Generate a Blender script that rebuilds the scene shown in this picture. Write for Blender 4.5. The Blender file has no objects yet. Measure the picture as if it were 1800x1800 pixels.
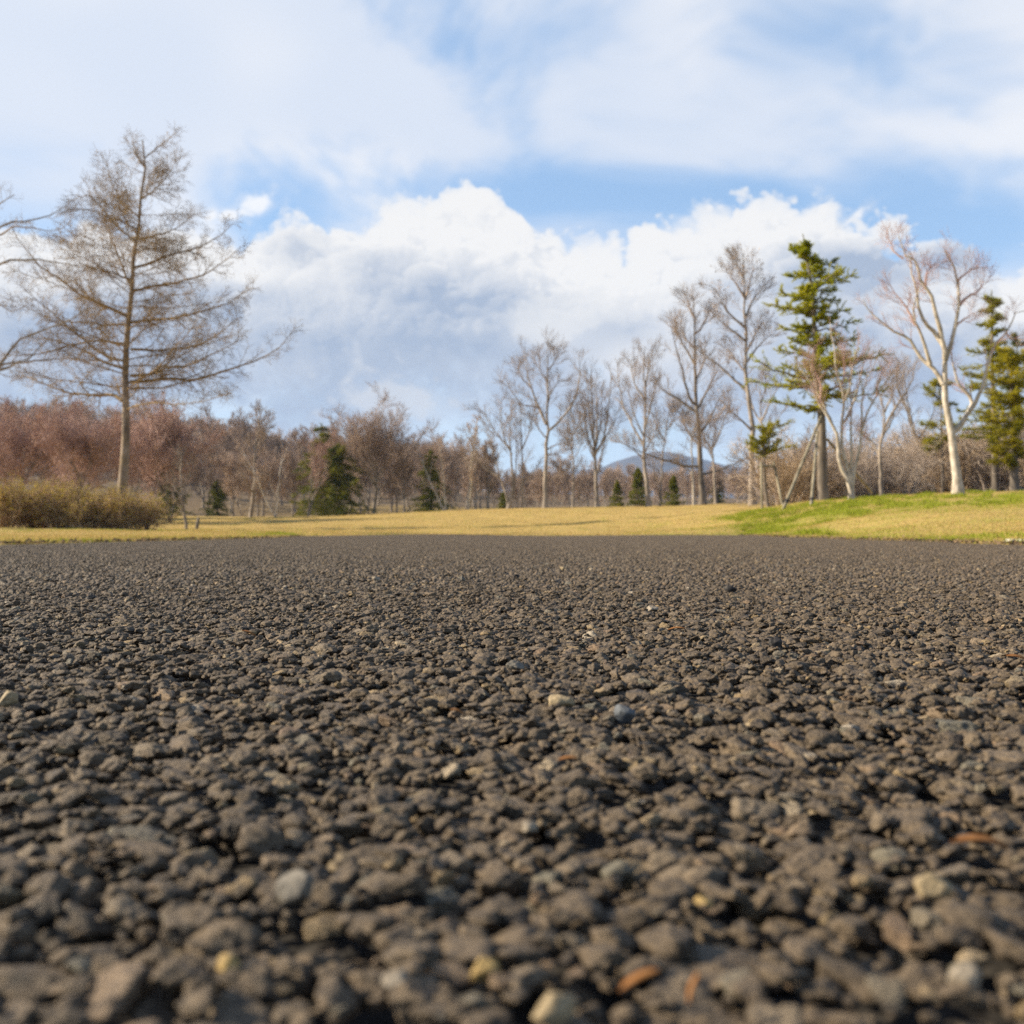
import bpy, math, random
import numpy as np
from mathutils import noise as mnoise

# ------------------------------------------------------------------ camera, sky, sun, exposure
SC = bpy.context.scene
COL = SC.collection
R = math.radians
H = 0.06                    # lens height above the road
F = 1930.0                  # focal length in photo pixels (1800 px wide frame)
HY = 935.0                  # photo row of the horizon

cam_d = bpy.data.cameras.new('camera')
cam = bpy.data.objects.new('camera', cam_d)
COL.objects.link(cam)
cam.location = (0, 0, H)
cam.rotation_euler = (R(90), 0, 0)
cam_d.sensor_width = 36.0
cam_d.lens = 36.0 * F / 1800.0
cam_d.shift_y = (HY - 900.0) / 1800.0
cam_d.clip_start = 0.01
cam_d.clip_end = 20000
cam_d.dof.use_dof = True
cam_d.dof.focus_distance = 0.70
cam_d.dof.aperture_fstop = 21.0
SC.camera = cam

SUN_EL, SUN_AZ = R(28), R(-85)     # azimuth measured from the view direction (+Y), negative = left
sd = (math.sin(SUN_AZ) * math.cos(SUN_EL), math.cos(SUN_AZ) * math.cos(SUN_EL), math.sin(SUN_EL))
sun_d = bpy.data.lights.new('sun', 'SUN')
sun_d.energy = 5.0
sun_d.angle = R(0.5)
sun_d.color = (1.0, 0.87, 0.67)
sun = bpy.data.objects.new('sun', sun_d)
COL.objects.link(sun)
from mathutils import Vector
sun.rotation_euler = Vector(sd).to_track_quat('Z', 'Y').to_euler()
sun.location = (-30, 5, 30)

SC.view_settings.view_transform = 'Standard'
SC.view_settings.look = 'None'
SC.view_settings.exposure = 1.05
SC.view_settings.gamma = 1.0
SC.cycles.max_bounces = 6
SC.cycles.diffuse_bounces = 3
SC.cycles.glossy_bounces = 2
SC.cycles.transmission_bounces = 2
SC.cycles.volume_bounces = 1
SC.cycles.use_denoising = False
SC.cycles.use_adaptive_sampling = False
SC.cycles.sample_clamp_direct = 6.0
SC.cycles.sample_clamp_indirect = 2.5
SC.cycles.caustics_reflective = False
SC.cycles.caustics_refractive = False


class NT:
    """small helper to write node graphs as expressions"""
    def __init__(s, tree):
        s.t = tree
        s.t.nodes.clear()
    def n(s, typ, **kw):
        nd = s.t.nodes.new(typ)
        for k, v in kw.items():
            setattr(nd, k, v)
        return nd
    def put(s, sock, v):
        if isinstance(v, bpy.types.NodeSocket):
            s.t.links.new(v, sock)
        elif v is not None:
            if hasattr(sock, 'default_value') and hasattr(sock.default_value, '__len__') and isinstance(v, (tuple, list)) and len(sock.default_value) == 4 and len(v) == 3:
                v = (*v, 1.0)
            sock.default_value = v
    def m(s, op, a, b=None, c=None, clamp=False):
        nd = s.n('ShaderNodeMath', operation=op, use_clamp=clamp)
        s.put(nd.inputs[0], a)
        if b is not None: s.put(nd.inputs[1], b)
        if c is not None: s.put(nd.inputs[2], c)
        return nd.outputs[0]
    def step(s, x, lo, hi):
        nd = s.n('ShaderNodeMapRange', interpolation_type='SMOOTHSTEP')
        s.put(nd.inputs[0], x); s.put(nd.inputs[1], lo); s.put(nd.inputs[2], hi)
        return nd.outputs[0]
    def lin(s, x, lo, hi, a=0.0, b=1.0):
        nd = s.n('ShaderNodeMapRange')
        for i, v in enumerate((x, lo, hi, a, b)): s.put(nd.inputs[i], v)
        return nd.outputs[0]
    def mix(s, f, a, b, mode='MIX'):
        nd = s.n('ShaderNodeMix', data_type='RGBA', blend_type=mode)
        s.put(nd.inputs[0], f); s.put(nd.inputs[6], a); s.put(nd.inputs[7], b)
        return nd.outputs[2]
    def xyz(s, x, y, z=0.0):
        nd = s.n('ShaderNodeCombineXYZ')
        for i, v in enumerate((x, y, z)): s.put(nd.inputs[i], v)
        return nd.outputs[0]
    def noise(s, vec, scale, detail=4, rough=0.5, dist=0.0, lac=2.0, col=False):
        nd = s.n('ShaderNodeTexNoise')
        if vec is not None: s.put(nd.inputs['Vector'], vec)
        for k, v in (('Scale', scale), ('Detail', detail), ('Roughness', rough), ('Distortion', dist), ('Lacunarity', lac)):
            s.put(nd.inputs[k], v)
        return nd.outputs['Color' if col else 'Fac']


def azel(px, py):
    u, v = (px - 900) / F, (HY - py) / F
    return math.atan(u), math.atan(v * math.cos(math.atan(u)))


def spl(n_out, n_lat, ph):
    """matrix that interpolates n_lat random lattice values to n_out points (cubic B-spline)"""
    u = np.linspace(0, n_lat - 3.001, n_out) * 1.0 + ph * 0
    i = u.astype(int); t = u - i
    w = np.stack([(1 - t) ** 3, 3 * t ** 3 - 6 * t ** 2 + 4, -3 * t ** 3 + 3 * t ** 2 + 3 * t + 1, t ** 3], 1) / 6
    M = np.zeros((n_out, n_lat + 2), np.float32)
    for k in range(4): M[np.arange(n_out), i + k] = w[:, k]
    return M


def lat3(rng, shape, size, cell):
    """smooth lattice noise over a box of the given size (radians); zero mean, unit spread"""
    ms = []
    for n, L, c in zip(shape, size, cell):
        nl = max(4, int(round(L / c)) + 3)
        ms.append(spl(n, nl, 0))
    g = rng.normal(size=tuple(m.shape[1] for m in ms)).astype(np.float32)
    x = np.tensordot(ms[0], g, (1, 0))
    x = np.tensordot(x, ms[1], (1, 1))          # -> (a, c_lat, b)
    x = np.tensordot(x, ms[2], (1, 1))          # -> (a, b, c)
    return x / (x.std() + 1e-6)


def lat2(rng, shape, size, cell):
    return lat3(rng, (shape[0], shape[1], 4), (size[0], size[1], 0.1), (cell[0], cell[1], 0.1))[:, :, 1]


def warp2(img, du, dv):
    """bilinear resample of img at displaced positions (pixels)"""
    n, m = img.shape
    I, J = np.meshgrid(np.arange(n), np.arange(m), indexing='ij')
    u = np.clip(I + du, 0, n - 1.001); v = np.clip(J + dv, 0, m - 1.001)
    i, j = u.astype(int), v.astype(int); a, b = u - i, v - j
    return img[i, j] * (1 - a) * (1 - b) + img[i + 1, j] * a * (1 - b) + img[i, j + 1] * (1 - a) * b + img[i + 1, j + 1] * a * b


def sstep(x, lo, hi):
    t = np.clip((x - lo) / (hi - lo), 0, 1)
    return t * t * (3 - 2 * t)


AZ0, AZ1, EL1 = -0.62, 0.62, 0.56        # window of the sky (radians) that holds the modelled clouds


def cloud_image():
    """clouds computed from a density volume lit by the sun: returns colour (unlit units) and coverage"""
    rng = np.random.default_rng(21)
    NA, NE = 1240, 560
    az = np.linspace(AZ0, AZ1, NA); el = np.linspace(0, EL1, NE)
    A, E = np.meshgrid(az, el, indexing='ij')
    # ---- heaped clouds: a box az x depth x elevation
    ne = 330; nd = 40
    el_c = el[:ne]; dep = np.linspace(-0.11, 0.11, nd)
    size = (AZ1 - AZ0, dep[-1] - dep[0], el_c[-1])
    shape = (NA, nd, ne)
    prof = [(-900, 420), (-300, 400), (-60, 400), (0, 425), (90, 440), (200, 430), (300, 410), (345, 425), (395, 455), (425, 475), (445, 430), (490, 396), (545, 384), (600, 406), (645, 398),
            (690, 374), (725, 362), (800, 366), (870, 374), (918, 386), (940, 420), (1000, 440), (1060, 440), (1100, 442), (1150, 412),
            (1210, 408), (1270, 390), (1340, 384), (1400, 384), (1450, 390), (1500, 410), (1560, 440), (1610, 436), (1660, 422),
            (1705, 445), (1735, 490), (1765, 500), (1800, 476), (2100, 430), (2700, 470)]
    pa = np.array([azel(*p) for p in prof])
    top = np.interp(az, pa[:, 0], pa[:, 1]).astype(np.float32)
    base = 0.150 + 0.030 * np.sin(az * 9 + 1.0)
    D = dep.astype(np.float32)[None, :, None]
    # the bank leans back: its far side stands higher, near side is lower and lumpier
    rise = np.clip((dep + 0.11) / 0.14, 0, 1) ** 0.55
    T = base[:, None] * 0.88 + (top[:, None] - base[:, None] * 0.88) * rise[None, :]
    T = T.astype(np.float32)
    f = T[:, :, None] - el_c.astype(np.float32)[None, None, :]
    lump = np.zeros(shape, np.float32)
    for c, amp in ((0.085, 0.004), (0.042, 0.0095), (0.021, 0.0070), (0.0105, 0.0045), (0.0055, 0.0026), (0.003, 0.0016)):
        n = lat3(rng, shape, size, (c, max(c, 0.012), c * 0.85))
        lump += amp * (np.abs(n) - 0.75)
    f = f + lump * 1.15
    env = 1 - sstep(np.abs(D), 0.075, 0.115)
    bot = sstep(el_c, 0.095, 0.175).astype(np.float32)[None, None, :]
    soft = 0.010 + 0.05 * (1 - bot)
    rho = np.clip(f / soft, 0, 1) * env * (0.16 + 0.84 * bot)
    del f, lump
    # ---- light from the left and above: optical depth gathered along the sun's path through the box
    step_e = math.tan(R(38))
    tau = np.zeros((nd, ne), np.float32)
    lit = np.empty(shape, np.float32)
    da = float(az[1] - az[0])
    sh = step_e * da / float(el[1] - el[0])
    k = int(math.floor(sh)); fr = sh - k
    for i in range(NA):
        up = np.zeros_like(tau)
        up[:, :ne - k - 1] = tau[:, k:ne - 1] * (1 - fr) + tau[:, k + 1:] * fr
        dsh = np.roll(up, 1, 0); dsh[0] = 0
        up = up * 0.8 + dsh * 0.2
        tau = up * 0.9985 + rho[i] * da
        lit[i] = tau
    lit = 0.70 * np.exp(-lit * 150) + 0.30 * np.exp(-lit * 24)
    # ---- view integration from the near side
    ext = 170.0 * float(dep[1] - dep[0])
    trans = np.ones((NA, ne), np.float32); Ls = np.zeros((NA, ne), np.float32)
    for j in range(nd):
        a = 1 - np.exp(-rho[:, j] * ext)
        Ls += trans * a * lit[:, j]
        trans *= 1 - a
    alpha = 1 - trans
    Ls = Ls / np.maximum(alpha, 1e-3)
    del rho, lit
    b2 = lat2(rng, (NA, ne), (size[0], size[2]), (0.16, 0.035)) * 0.5 + lat2(rng, (NA, ne), (size[0], size[2]), (0.07, 0.02)) * 0.35 + lat2(rng, (NA, ne), (size[0], size[2]), (0.03, 0.012)) * 0.2
    h = sstep((el_c[None, :] - 0.138 + 0.030 * b2) / np.maximum(top[:, None] - 0.150, 0.03), 0.0, 1.12)
    Lc = np.clip(-0.06 + 0.95 * (Ls - 0.42) + 1.02 * h + 0.11 * b2 * (1.15 - h), 0, 1.05)
    shade = np.array([2.65, 3.2, 4.15]); sunl = np.array([6.15, 6.10, 6.05])
    ccol = shade + (sunl - shade) * Lc[:, :, None]
    # ---- high veil
    rng = np.random.default_rng(8)
    sz = (AZ1 - AZ0, EL1)
    u = np.zeros((NA, NE), np.float32)
    for c, amp in ((0.40, 0.30), (0.2, 0.6), (0.10, 0.60), (0.05, 0.52), (0.025, 0.36), (0.012, 0.22), (0.006, 0.12)):
        u += amp * lat2(rng, (NA, NE), sz, (c * 1.2, c * 0.7))
    du = 0; dv = 0
    for c, amp in ((0.3, 34), (0.12, 16), (0.05, 7)):
        du = du + amp * lat2(rng, (NA, NE), sz, (c, c)); dv = dv + amp * 0.7 * lat2(rng, (NA, NE), sz, (c, c))
    u = warp2(u, du, dv)
    u = u / u.std() * 0.17 + 0.74
    for px, py, rx, ry, amt in ((850, 50, 190, 90, -0.17), (1560, 30, 230, 100, -0.12), (250, 10, 150, 60, -0.16), (190, 290, 210, 55, -0.17),
                                (520, 275, 150, 60, -0.18), (880, 325, 200, 38, -0.26), (1180, 350, 330, 42, -0.42), (480, 375, 90, 40, -0.30),
                                (1600, 420, 260, 50, -0.34), (70, 400, 130, 70, -0.26), (1700, 180, 120, 90, -0.06), (1120, 60, 150, 80, 0.10),
                                (480, 120, 330, 80, 0.20), (1000, 200, 420, 80, 0.16), (1500, 270, 420, 60, 0.20), (120, 170, 260, 60, 0.12), (120, 320, 200, 25, 0.08),
                                (1560, 600, 130, 130, -0.3), (650, 300, 90, 40, 0.12), (0, 90, 120, 60, 0.1)):
        a0, e0 = azel(px, py)
        u += amt * np.exp(-0.7 * (((A - a0) / (rx / F)) ** 2 + ((E - e0) / (ry / F)) ** 2))
    va = 0.43 + 0.51 * sstep(u, 0.18, 0.95)
    vs = sstep(lat2(rng, (NA, NE), sz, (0.22, 0.09)) + 0.6 * lat2(rng, (NA, NE), sz, (0.08, 0.04)), -1.6, 1.6)
    k = sstep(u, 0.2, 0.85)[:, :, None]
    vcol = np.array([2.5, 4.0, 6.1]) * (1 - k) + k * (np.array([4.75, 5.15, 5.85]) * (1 - vs[:, :, None]) + np.array([5.75, 5.85, 6.1]) * vs[:, :, None])
    lowm = (1 - sstep(E, 0.05, 0.17))[:, :, None]
    vcol = vcol * (1 - lowm * 0.8) + np.array([3.7, 4.65, 5.8]) * lowm * 0.8
    va = np.maximum(va, 0.75 * lowm[:, :, 0])
    # ---- small torn puffs
    rng = np.random.default_rng(9)
    nz = sum(a * lat2(rng, (NA, NE), sz, (c, c * 0.8)) for c, a in ((0.05, 0.5), (0.025, 0.45), (0.012, 0.35), (0.006, 0.25), (0.003, 0.15)))
    for px, py, rx, ry, sl, br in ((462, 350, 100, 36, 0.50, 6.3), (400, 378, 50, 24, 0.2, 6.2), (1495, 388, 44, 16, 0.6, 6.0), (720, 695, 130, 60, -0.15, 5.5), (980, 560, 190, 40, 0.1, 5.7)):
        a0, e0 = azel(px, py)
        dA = A - a0; dE = E - e0 - dA * sl
        q = 1 - np.sqrt((dA / (rx / F)) ** 2 + (dE / (ry / F)) ** 2) + (0.42 if py < 500 else 0.55) * nz
        m = sstep(q, 0.0, 0.95 if py < 500 else 1.1)[:, :, None] * 0.95
        if py > 500: 
            cc = ccol[:, :, :]; mm = m[:, :ne] * 0.6
            ccol = cc * (1 - mm) + br * np.array([1, 1.0, 1.0]) * mm
            continue
        vcol = vcol * (1 - m) + br * np.array([1, 1.0, 1.01]) * m
        va = np.maximum(va, m[:, :, 0])
    # ---- heaps over veil
    al = np.zeros((NA, NE)); al[:, :ne] = alpha
    cc = np.zeros((NA, NE, 3)); cc[:, :ne] = ccol
    low = sstep(E + 0.02 * nz, 0.05, 0.15)
    al = al * low
    tot = al + va * (1 - al)
    cc *= 0.80; vcol = vcol * 0.85
    rgb = (cc * al[:, :, None] + vcol * (va * (1 - al))[:, :, None]) / np.maximum(tot, 1e-4)[:, :, None]
    out = np.dstack([rgb, tot]).astype(np.float32).transpose(1, 0, 2)      # rows = elevation from 0 upward
    return np.ascontiguousarray(out)


def build_world():
    w = bpy.data.worlds.new('World')
    SC.world = w
    w.use_nodes = True
    g = NT(w.node_tree)
    out = g.n('ShaderNodeOutputWorld')
    bg = g.n('ShaderNodeBackground')
    bg.inputs['Strength'].default_value = 0.09
    g.t.links.new(bg.outputs[0], out.inputs[0])
    sky = g.n('ShaderNodeTexSky', sky_type='NISHITA', sun_disc=False)
    sky.sun_elevation = SUN_EL
    sky.sun_rotation = SUN_AZ          # measured from +Y
    sky.altitude = 100
    sky.air_density = 1.0
    sky.dust_density = 0.5
    sky.ozone_density = 2.5
    px = cloud_image()
    im = bpy.data.images.new('clouds', px.shape[1], px.shape[0], alpha=True, float_buffer=True)
    im.alpha_mode = 'CHANNEL_PACKED'
    im.colorspace_settings.name = 'Non-Color'
    im.pixels.foreach_set(px.ravel())
    im.update(); im.pack()
    tc = g.n('ShaderNodeTexCoord')
    sep = g.n('ShaderNodeSeparateXYZ')
    g.t.links.new(tc.outputs['Generated'], sep.inputs[0])
    X, Y, Z = sep.outputs
    az = g.m('ARCTAN2', X, Y)
    el = g.m('ARCSINE', Z)
    u = g.lin(az, AZ0, AZ1); v = g.m('DIVIDE', el, EL1)
    it = g.n('ShaderNodeTexImage', image=im, extension='EXTEND', interpolation='Linear')
    g.put(it.inputs[0], g.xyz(u, v))
    # the rest of the sky: the same kind of broken veil, softly joined to the window
    nz = g.noise(g.xyz(g.m('MULTIPLY', az, 1.5), g.m('MULTIPLY', el, 3.0)), 2.0, 3, 0.55)
    au = g.m('ABSOLUTE', az)
    inside = g.m('MULTIPLY', g.step(au, 0.60, 0.50), g.step(el, 0.54, 0.45))
    a2 = g.m('MULTIPLY', g.step(nz, 0.42, 0.8), 0.50)
    cloud = g.mix(inside, (5.4, 5.7, 6.2), it.outputs['Color'])
    cov = g.m('ADD', g.m('MULTIPLY', it.outputs['Alpha'], inside), g.m('MULTIPLY', a2, g.m('SUBTRACT', 1.0, inside)))
    g.put(bg.inputs['Color'], g.mix(cov, sky.outputs[0], cloud))


build_world()

# ------------------------------------------------------------------ general helpers
def pt(px, py, d):
    """world point seen at photo pixel (px, py) at distance d along the view"""
    return ((px - 900) / F * d, d, H + (HY - py) / F * d)


def tag(o, label=None, cat=None, group=None, kind=None):
    if label: o['label'] = label
    if cat: o['category'] = cat
    if group: o['group'] = group
    if kind: o['kind'] = kind
    return o


def empty(name, loc, label, cat, group=None, rz=0.0, scale=1.0):
    o = bpy.data.objects.new(name, None)
    COL.objects.link(o)
    o.location = loc
    o.rotation_euler = (0, 0, rz)
    o.scale = (scale,) * 3
    o.empty_display_size = 0.2
    return tag(o, label, cat, group)


class Acc:
    """collects vertices and faces (triangles or quads) as numpy blocks -> one mesh"""
    def __init__(s):
        s.v, s.f, s.n, s.a = [], [], 0, []
    def add(s, v, f, attr=None):
        if len(v) == 0: return
        s.v.append(np.asarray(v, dtype=np.float32))
        s.f.append(np.asarray(f, dtype=np.int64) + s.n)
        s.a.append(np.zeros(len(v), np.float32) if attr is None else np.asarray(attr, np.float32))
        s.n += len(v)
    def mesh(s, name, smooth=True, attr=None):
        me = bpy.data.meshes.new(name)
        if s.n == 0: return me
        v = np.concatenate(s.v)
        me.vertices.add(len(v))
        me.vertices.foreach_set('co', v.ravel())
        loops = np.concatenate([f.ravel() for f in s.f]).astype(np.int32)
        tot = np.concatenate([np.full(len(f), f.shape[1], np.int32) for f in s.f])
        start = np.concatenate([[0], np.cumsum(tot)[:-1]]).astype(np.int32)
        me.loops.add(len(loops))
        me.loops.foreach_set('vertex_index', loops)
        me.polygons.add(len(tot))
        me.polygons.foreach_set('loop_start', start)
        me.polygons.foreach_set('use_smooth', np.full(len(tot), smooth, dtype=bool))
        me.update(calc_edges=True)
        if attr:
            a = me.attributes.new(attr, 'FLOAT', 'POINT')
            a.data.foreach_set('value', np.concatenate(s.a))
        return me
    def build(s, name, mat, parent=None, smooth=True, attr=None):
        me = s.mesh(name, smooth, attr)
        o = bpy.data.objects.new(name, me)
        COL.objects.link(o)
        if mat is not None: me.materials.append(mat)
        if parent is not None: o.parent = parent
        return o


def copy_tree(root, loc, rz, scale, label=None, group=None):
    c = root.copy(); COL.objects.link(c)
    c.location = loc; c.rotation_euler = (0, 0, rz)
    c.scale = scale if isinstance(scale, tuple) else (scale,) * 3
    for ch in list(root.children):
        k = ch.copy(); COL.objects.link(k); k.parent = c
    if label: c['label'] = label
    if group: c['group'] = group
    return c


def norm(a):
    return a / np.maximum(np.linalg.norm(a, axis=-1, keepdims=True), 1e-9)


def resample(P, k):
    """smooth resample of a polyline (m,>=3 columns) to k points"""
    P = np.asarray(P, float)
    m = len(P)
    if m == 2:
        t = np.linspace(0, 1, k)[:, None]
        return P[0] * (1 - t) + P[1] * t
    E = np.vstack([2 * P[0] - P[1], P, 2 * P[-1] - P[-2]])
    L = np.concatenate([[0], np.cumsum(np.linalg.norm(np.diff(P, axis=0), axis=1))])
    u = np.interp(np.linspace(0, L[-1], k), L, np.arange(m))
    i = np.clip(u.astype(int), 0, m - 2)
    t = (u - i)[:, None]
    p0, p1, p2, p3 = E[i], E[i + 1], E[i + 2], E[i + 3]
    return 0.5 * (2 * p1 + (p2 - p0) * t + (2 * p0 - 5 * p1 + 4 * p2 - p3) * t ** 2 + (3 * p1 - p0 - 3 * p2 + p3) * t ** 3)


def tubes(acc, P, Rr, n):
    """P (B,k,3) centre lines, Rr (B,k) radii -> n-sided tubes"""
    B, k, _ = P.shape
    if B == 0: return
    T = norm(np.gradient(P, axis=1))
    mean = norm(P[:, -1] - P[:, 0])
    ref = np.where(np.abs(mean[:, 2:3]) < 0.8, np.array([[0, 0, 1.0]]), np.array([[0.9, 0.43, 0]]))[:, None, :]
    U = norm(np.cross(T, np.broadcast_to(ref, T.shape)))
    V = np.cross(T, U)
    a = np.arange(n) / n * 2 * math.pi
    ring = P[:, :, None, :] + Rr[:, :, None, None] * (np.cos(a)[None, None, :, None] * U[:, :, None, :] + np.sin(a)[None, None, :, None] * V[:, :, None, :])
    idx = np.arange(B * k * n).reshape(B, k, n)
    a0, a1 = idx[:, :-1, :], idx[:, 1:, :]
    f = np.stack([a0, np.roll(a0, -1, 2), np.roll(a1, -1, 2), a1], axis=-1).reshape(-1, 4)
    acc.add(ring.reshape(-1, 3), f)


def grow(rng, P, Rr, n, t0, t1, ang, lenf, k, rr, up=0.0, wander=0.15, tip=0.35, rmin=0.003, absl=False, flat=1.0, tpow=1.0):
    """child branches along each parent; lenf(t) times the parent's length (or metres when absl)"""
    B, kp, _ = P.shape
    idx = np.repeat(np.arange(B), n)
    j = np.tile(np.arange(n), B)
    t = t0 + (t1 - t0) * ((j + rng.random(len(j))) / n) ** tpow
    u = t * (kp - 1)
    i = np.clip(u.astype(int), 0, kp - 2)
    w = (u - i)[:, None]
    pos = P[idx, i] * (1 - w) + P[idx, i + 1] * w
    rad = Rr[idx, i] * (1 - w[:, 0]) + Rr[idx, i + 1] * w[:, 0]
    tan = norm(P[idx, i + 1] - P[idx, i])
    L0 = np.linalg.norm(np.diff(P, axis=1), axis=2).sum(1)[idx]
    rnd = rng.normal(size=(len(j), 3)); rnd[:, 2] *= flat
    perp = norm(np.cross(tan, np.cross(rnd, tan)))
    a = ang[0] + (ang[1] - ang[0]) * rng.random(len(j))
    d = norm(tan * np.cos(a)[:, None] + perp * np.sin(a)[:, None])
    L = lenf(t) * (0.65 + 0.6 * rng.random(len(j)))
    if not absl: L = L * L0
    out = np.zeros((len(j), k, 3)); out[:, 0] = pos
    for s in range(1, k):
        d = norm(d + np.array([0, 0, up / (k - 1)]) + wander * rng.normal(size=d.shape))
        out[:, s] = out[:, s - 1] + d * (L / (k - 1))[:, None]
    r0 = np.maximum(rad * rr, rmin)
    return out, np.maximum(r0[:, None] * np.linspace(1, tip, k)[None, :], rmin * 0.6)


def slivers(acc, p, d, ln, wd, rng, attr=None):
    """thin triangles from p along d (needles, blades, leaves)"""
    if len(p) == 0: return
    side = norm(np.cross(d, rng.normal(size=d.shape)))
    ln = np.broadcast_to(np.asarray(ln, float), (len(p),))[:, None]
    wd = np.broadcast_to(np.asarray(wd, float), (len(p),))[:, None]
    v = np.stack([p - side * wd / 2, p + side * wd / 2, p + d * ln], 1).reshape(-1, 3)
    acc.add(v, np.arange(len(v)).reshape(-1, 3), None if attr is None else np.repeat(attr, 3))


def diamonds(acc, p, d, ln, wd, rng, attr=None):
    side = norm(np.cross(d, rng.normal(size=d.shape)))
    ln = np.broadcast_to(np.asarray(ln, float), (len(p),))[:, None]
    wd = np.broadcast_to(np.asarray(wd, float), (len(p),))[:, None]
    m = p + d * ln * 0.45
    v = np.stack([p, m + side * wd / 2, p + d * ln, m - side * wd / 2], 1).reshape(-1, 3)
    acc.add(v, np.arange(len(v)).reshape(-1, 4), None if attr is None else np.repeat(attr, 4))


# ------------------------------------------------------------------ materials
MATS = {}


def mat(name, fn, rough=0.85, spec=0.3):
    m = bpy.data.materials.new(name)
    m.use_nodes = True
    g = NT(m.node_tree)
    out = g.n('ShaderNodeOutputMaterial')
    b = g.n('ShaderNodeBsdfPrincipled')
    b.inputs['Roughness'].default_value = rough
    b.inputs['Specular IOR Level'].default_value = spec
    g.t.links.new(b.outputs[0], out.inputs[0])
    fn(g, b)
    MATS[name] = m
    return m


def obco(g):
    return g.n('ShaderNodeTexCoord').outputs['Object']


def bark(name, dark, light, scale=6.0, bump=0.4, stretch=0.25, band=None):
    def fn(g, b):
        mp = g.n('ShaderNodeMapping'); g.put(mp.inputs[0], obco(g)); mp.inputs['Scale'].default_value = (1, 1, stretch)
        n = g.noise(mp.outputs[0], scale, 6, 0.65, 0.4)
        n2 = g.noise(obco(g), scale * 0.35, 3, 0.5)
        c = g.mix(g.step(n, 0.32, 0.68), dark, light)
        if band:
            c = g.mix(g.m('MULTIPLY', g.step(n2, 0.45, 0.7), 0.75), c, band)
        g.put(b.inputs['Base Color'], c)
        bp = g.n('ShaderNodeBump'); bp.inputs['Strength'].default_value = bump; bp.inputs['Distance'].default_value = 0.03
        g.put(bp.inputs['Height'], n); g.put(b.inputs['Normal'], bp.outputs[0])
    return mat(name, fn)


def speckle(name, c0, c1, scale=2.0, translucent=0.0, c2=None, attr=None, spec=0.2):
    def fn(g, b):
        n = g.noise(obco(g), scale, 5, 0.6)
        c = g.mix(g.step(n, 0.35, 0.65), c0, c1)
        if c2 is not None:
            if attr:
                at = g.n('ShaderNodeAttribute', attribute_name=attr)
                c = g.mix(at.outputs['Fac'], c, c2)
            else:
                n2 = g.noise(obco(g), scale * 3.1, 3, 0.5)
                c = g.mix(g.step(n2, 0.58, 0.66), c, c2)
        g.put(b.inputs['Base Color'], c)
        if translucent:
            tr = g.n('ShaderNodeBsdfTranslucent'); g.put(tr.inputs[0], c)
            mx = g.n('ShaderNodeMixShader'); mx.inputs[0].default_value = translucent
            out = [x for x in g.t.nodes if x.type == 'OUTPUT_MATERIAL'][0]
            g.t.links.new(b.outputs[0], mx.inputs[1]); g.t.links.new(tr.outputs[0], mx.inputs[2])
            g.t.links.new(mx.outputs[0], out.inputs[0])
    return mat(name, fn, spec=spec)


M_larch_bark = bark('larch_bark', (0.10, 0.072, 0.052), (0.33, 0.26, 0.20), 5.0, 0.8, 0.3, (0.20, 0.145, 0.07))
M_larch_twig = speckle('larch_twig', (0.18, 0.122, 0.062), (0.37, 0.26, 0.135), 0.9)
M_grey_bark = bark('grey_bark', (0.144, 0.120, 0.096), (0.384, 0.320, 0.256), 5.0, 0.5)
M_grey_twig = speckle('grey_twig', (0.209, 0.162, 0.123), (0.380, 0.294, 0.228), 0.8)
M_dark_bark = bark('dark_bark', (0.080, 0.067, 0.054), (0.224, 0.184, 0.144), 5.0, 0.6)
M_dark_twig = speckle('dark_twig', (0.119, 0.093, 0.076), (0.238, 0.178, 0.145), 0.8)
M_pale_bark = bark('pale_bark', (0.28, 0.24, 0.19), (0.58, 0.51, 0.42), 7.0, 0.5, 0.6, (0.24, 0.21, 0.15))
M_pale_twig = speckle('pale_twig', (0.34, 0.27, 0.22), (0.48, 0.40, 0.33), 0.8)
M_pink_twig = speckle('pink_twig', (0.33, 0.195, 0.165), (0.50, 0.34, 0.29), 0.8)
M_birch_bark = bark('birch_bark', (0.25, 0.22, 0.19), (0.75, 0.71, 0.66), 5.0, 0.2, 1.5)
M_red_twig = speckle('red_twig', (0.31, 0.19, 0.155), (0.46, 0.31, 0.25), 0.7)
M_tan_twig = speckle('tan_twig', (0.24, 0.165, 0.095), (0.52, 0.39, 0.26), 2.2)
M_wood_twig = speckle('wood_twig', (0.27, 0.195, 0.15), (0.43, 0.32, 0.245), 0.35)
M_cedar = speckle('cedar_needles', (0.25, 0.275, 0.010), (0.50, 0.47, 0.022), 2.2, 0.5)
M_pine = speckle('pine_needles', (0.22, 0.225, 0.016), (0.42, 0.37, 0.025), 1.6, 0.45)
M_gold = speckle('gold_needles', (0.21, 0.205, 0.014), (0.44, 0.37, 0.022), 1.4, 0.45)
M_spruce = speckle('spruce_needles', (0.085, 0.105, 0.014), (0.22, 0.21, 0.025), 1.2, 0.35)
M_post = bark('stake_wood', (0.13, 0.11, 0.07), (0.30, 0.26, 0.18), 8.0, 0.3, 0.1)
M_band = speckle('dark_band', (0.03, 0.028, 0.028), (0.06, 0.055, 0.055), 8)
M_hedge_leaf = speckle('hedge_leaf', (0.30, 0.25, 0.02), (0.52, 0.40, 0.035), 2.0, 0.4, (0.80, 0.55, 0.01), 'bloom')
M_hedge_twig = speckle('hedge_twig', (0.20, 0.11, 0.06), (0.55, 0.39, 0.25), 3.5)
M_litter = speckle('litter', (0.10, 0.065, 0.04), (0.28, 0.19, 0.11), 9.0, 0.1)
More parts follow.
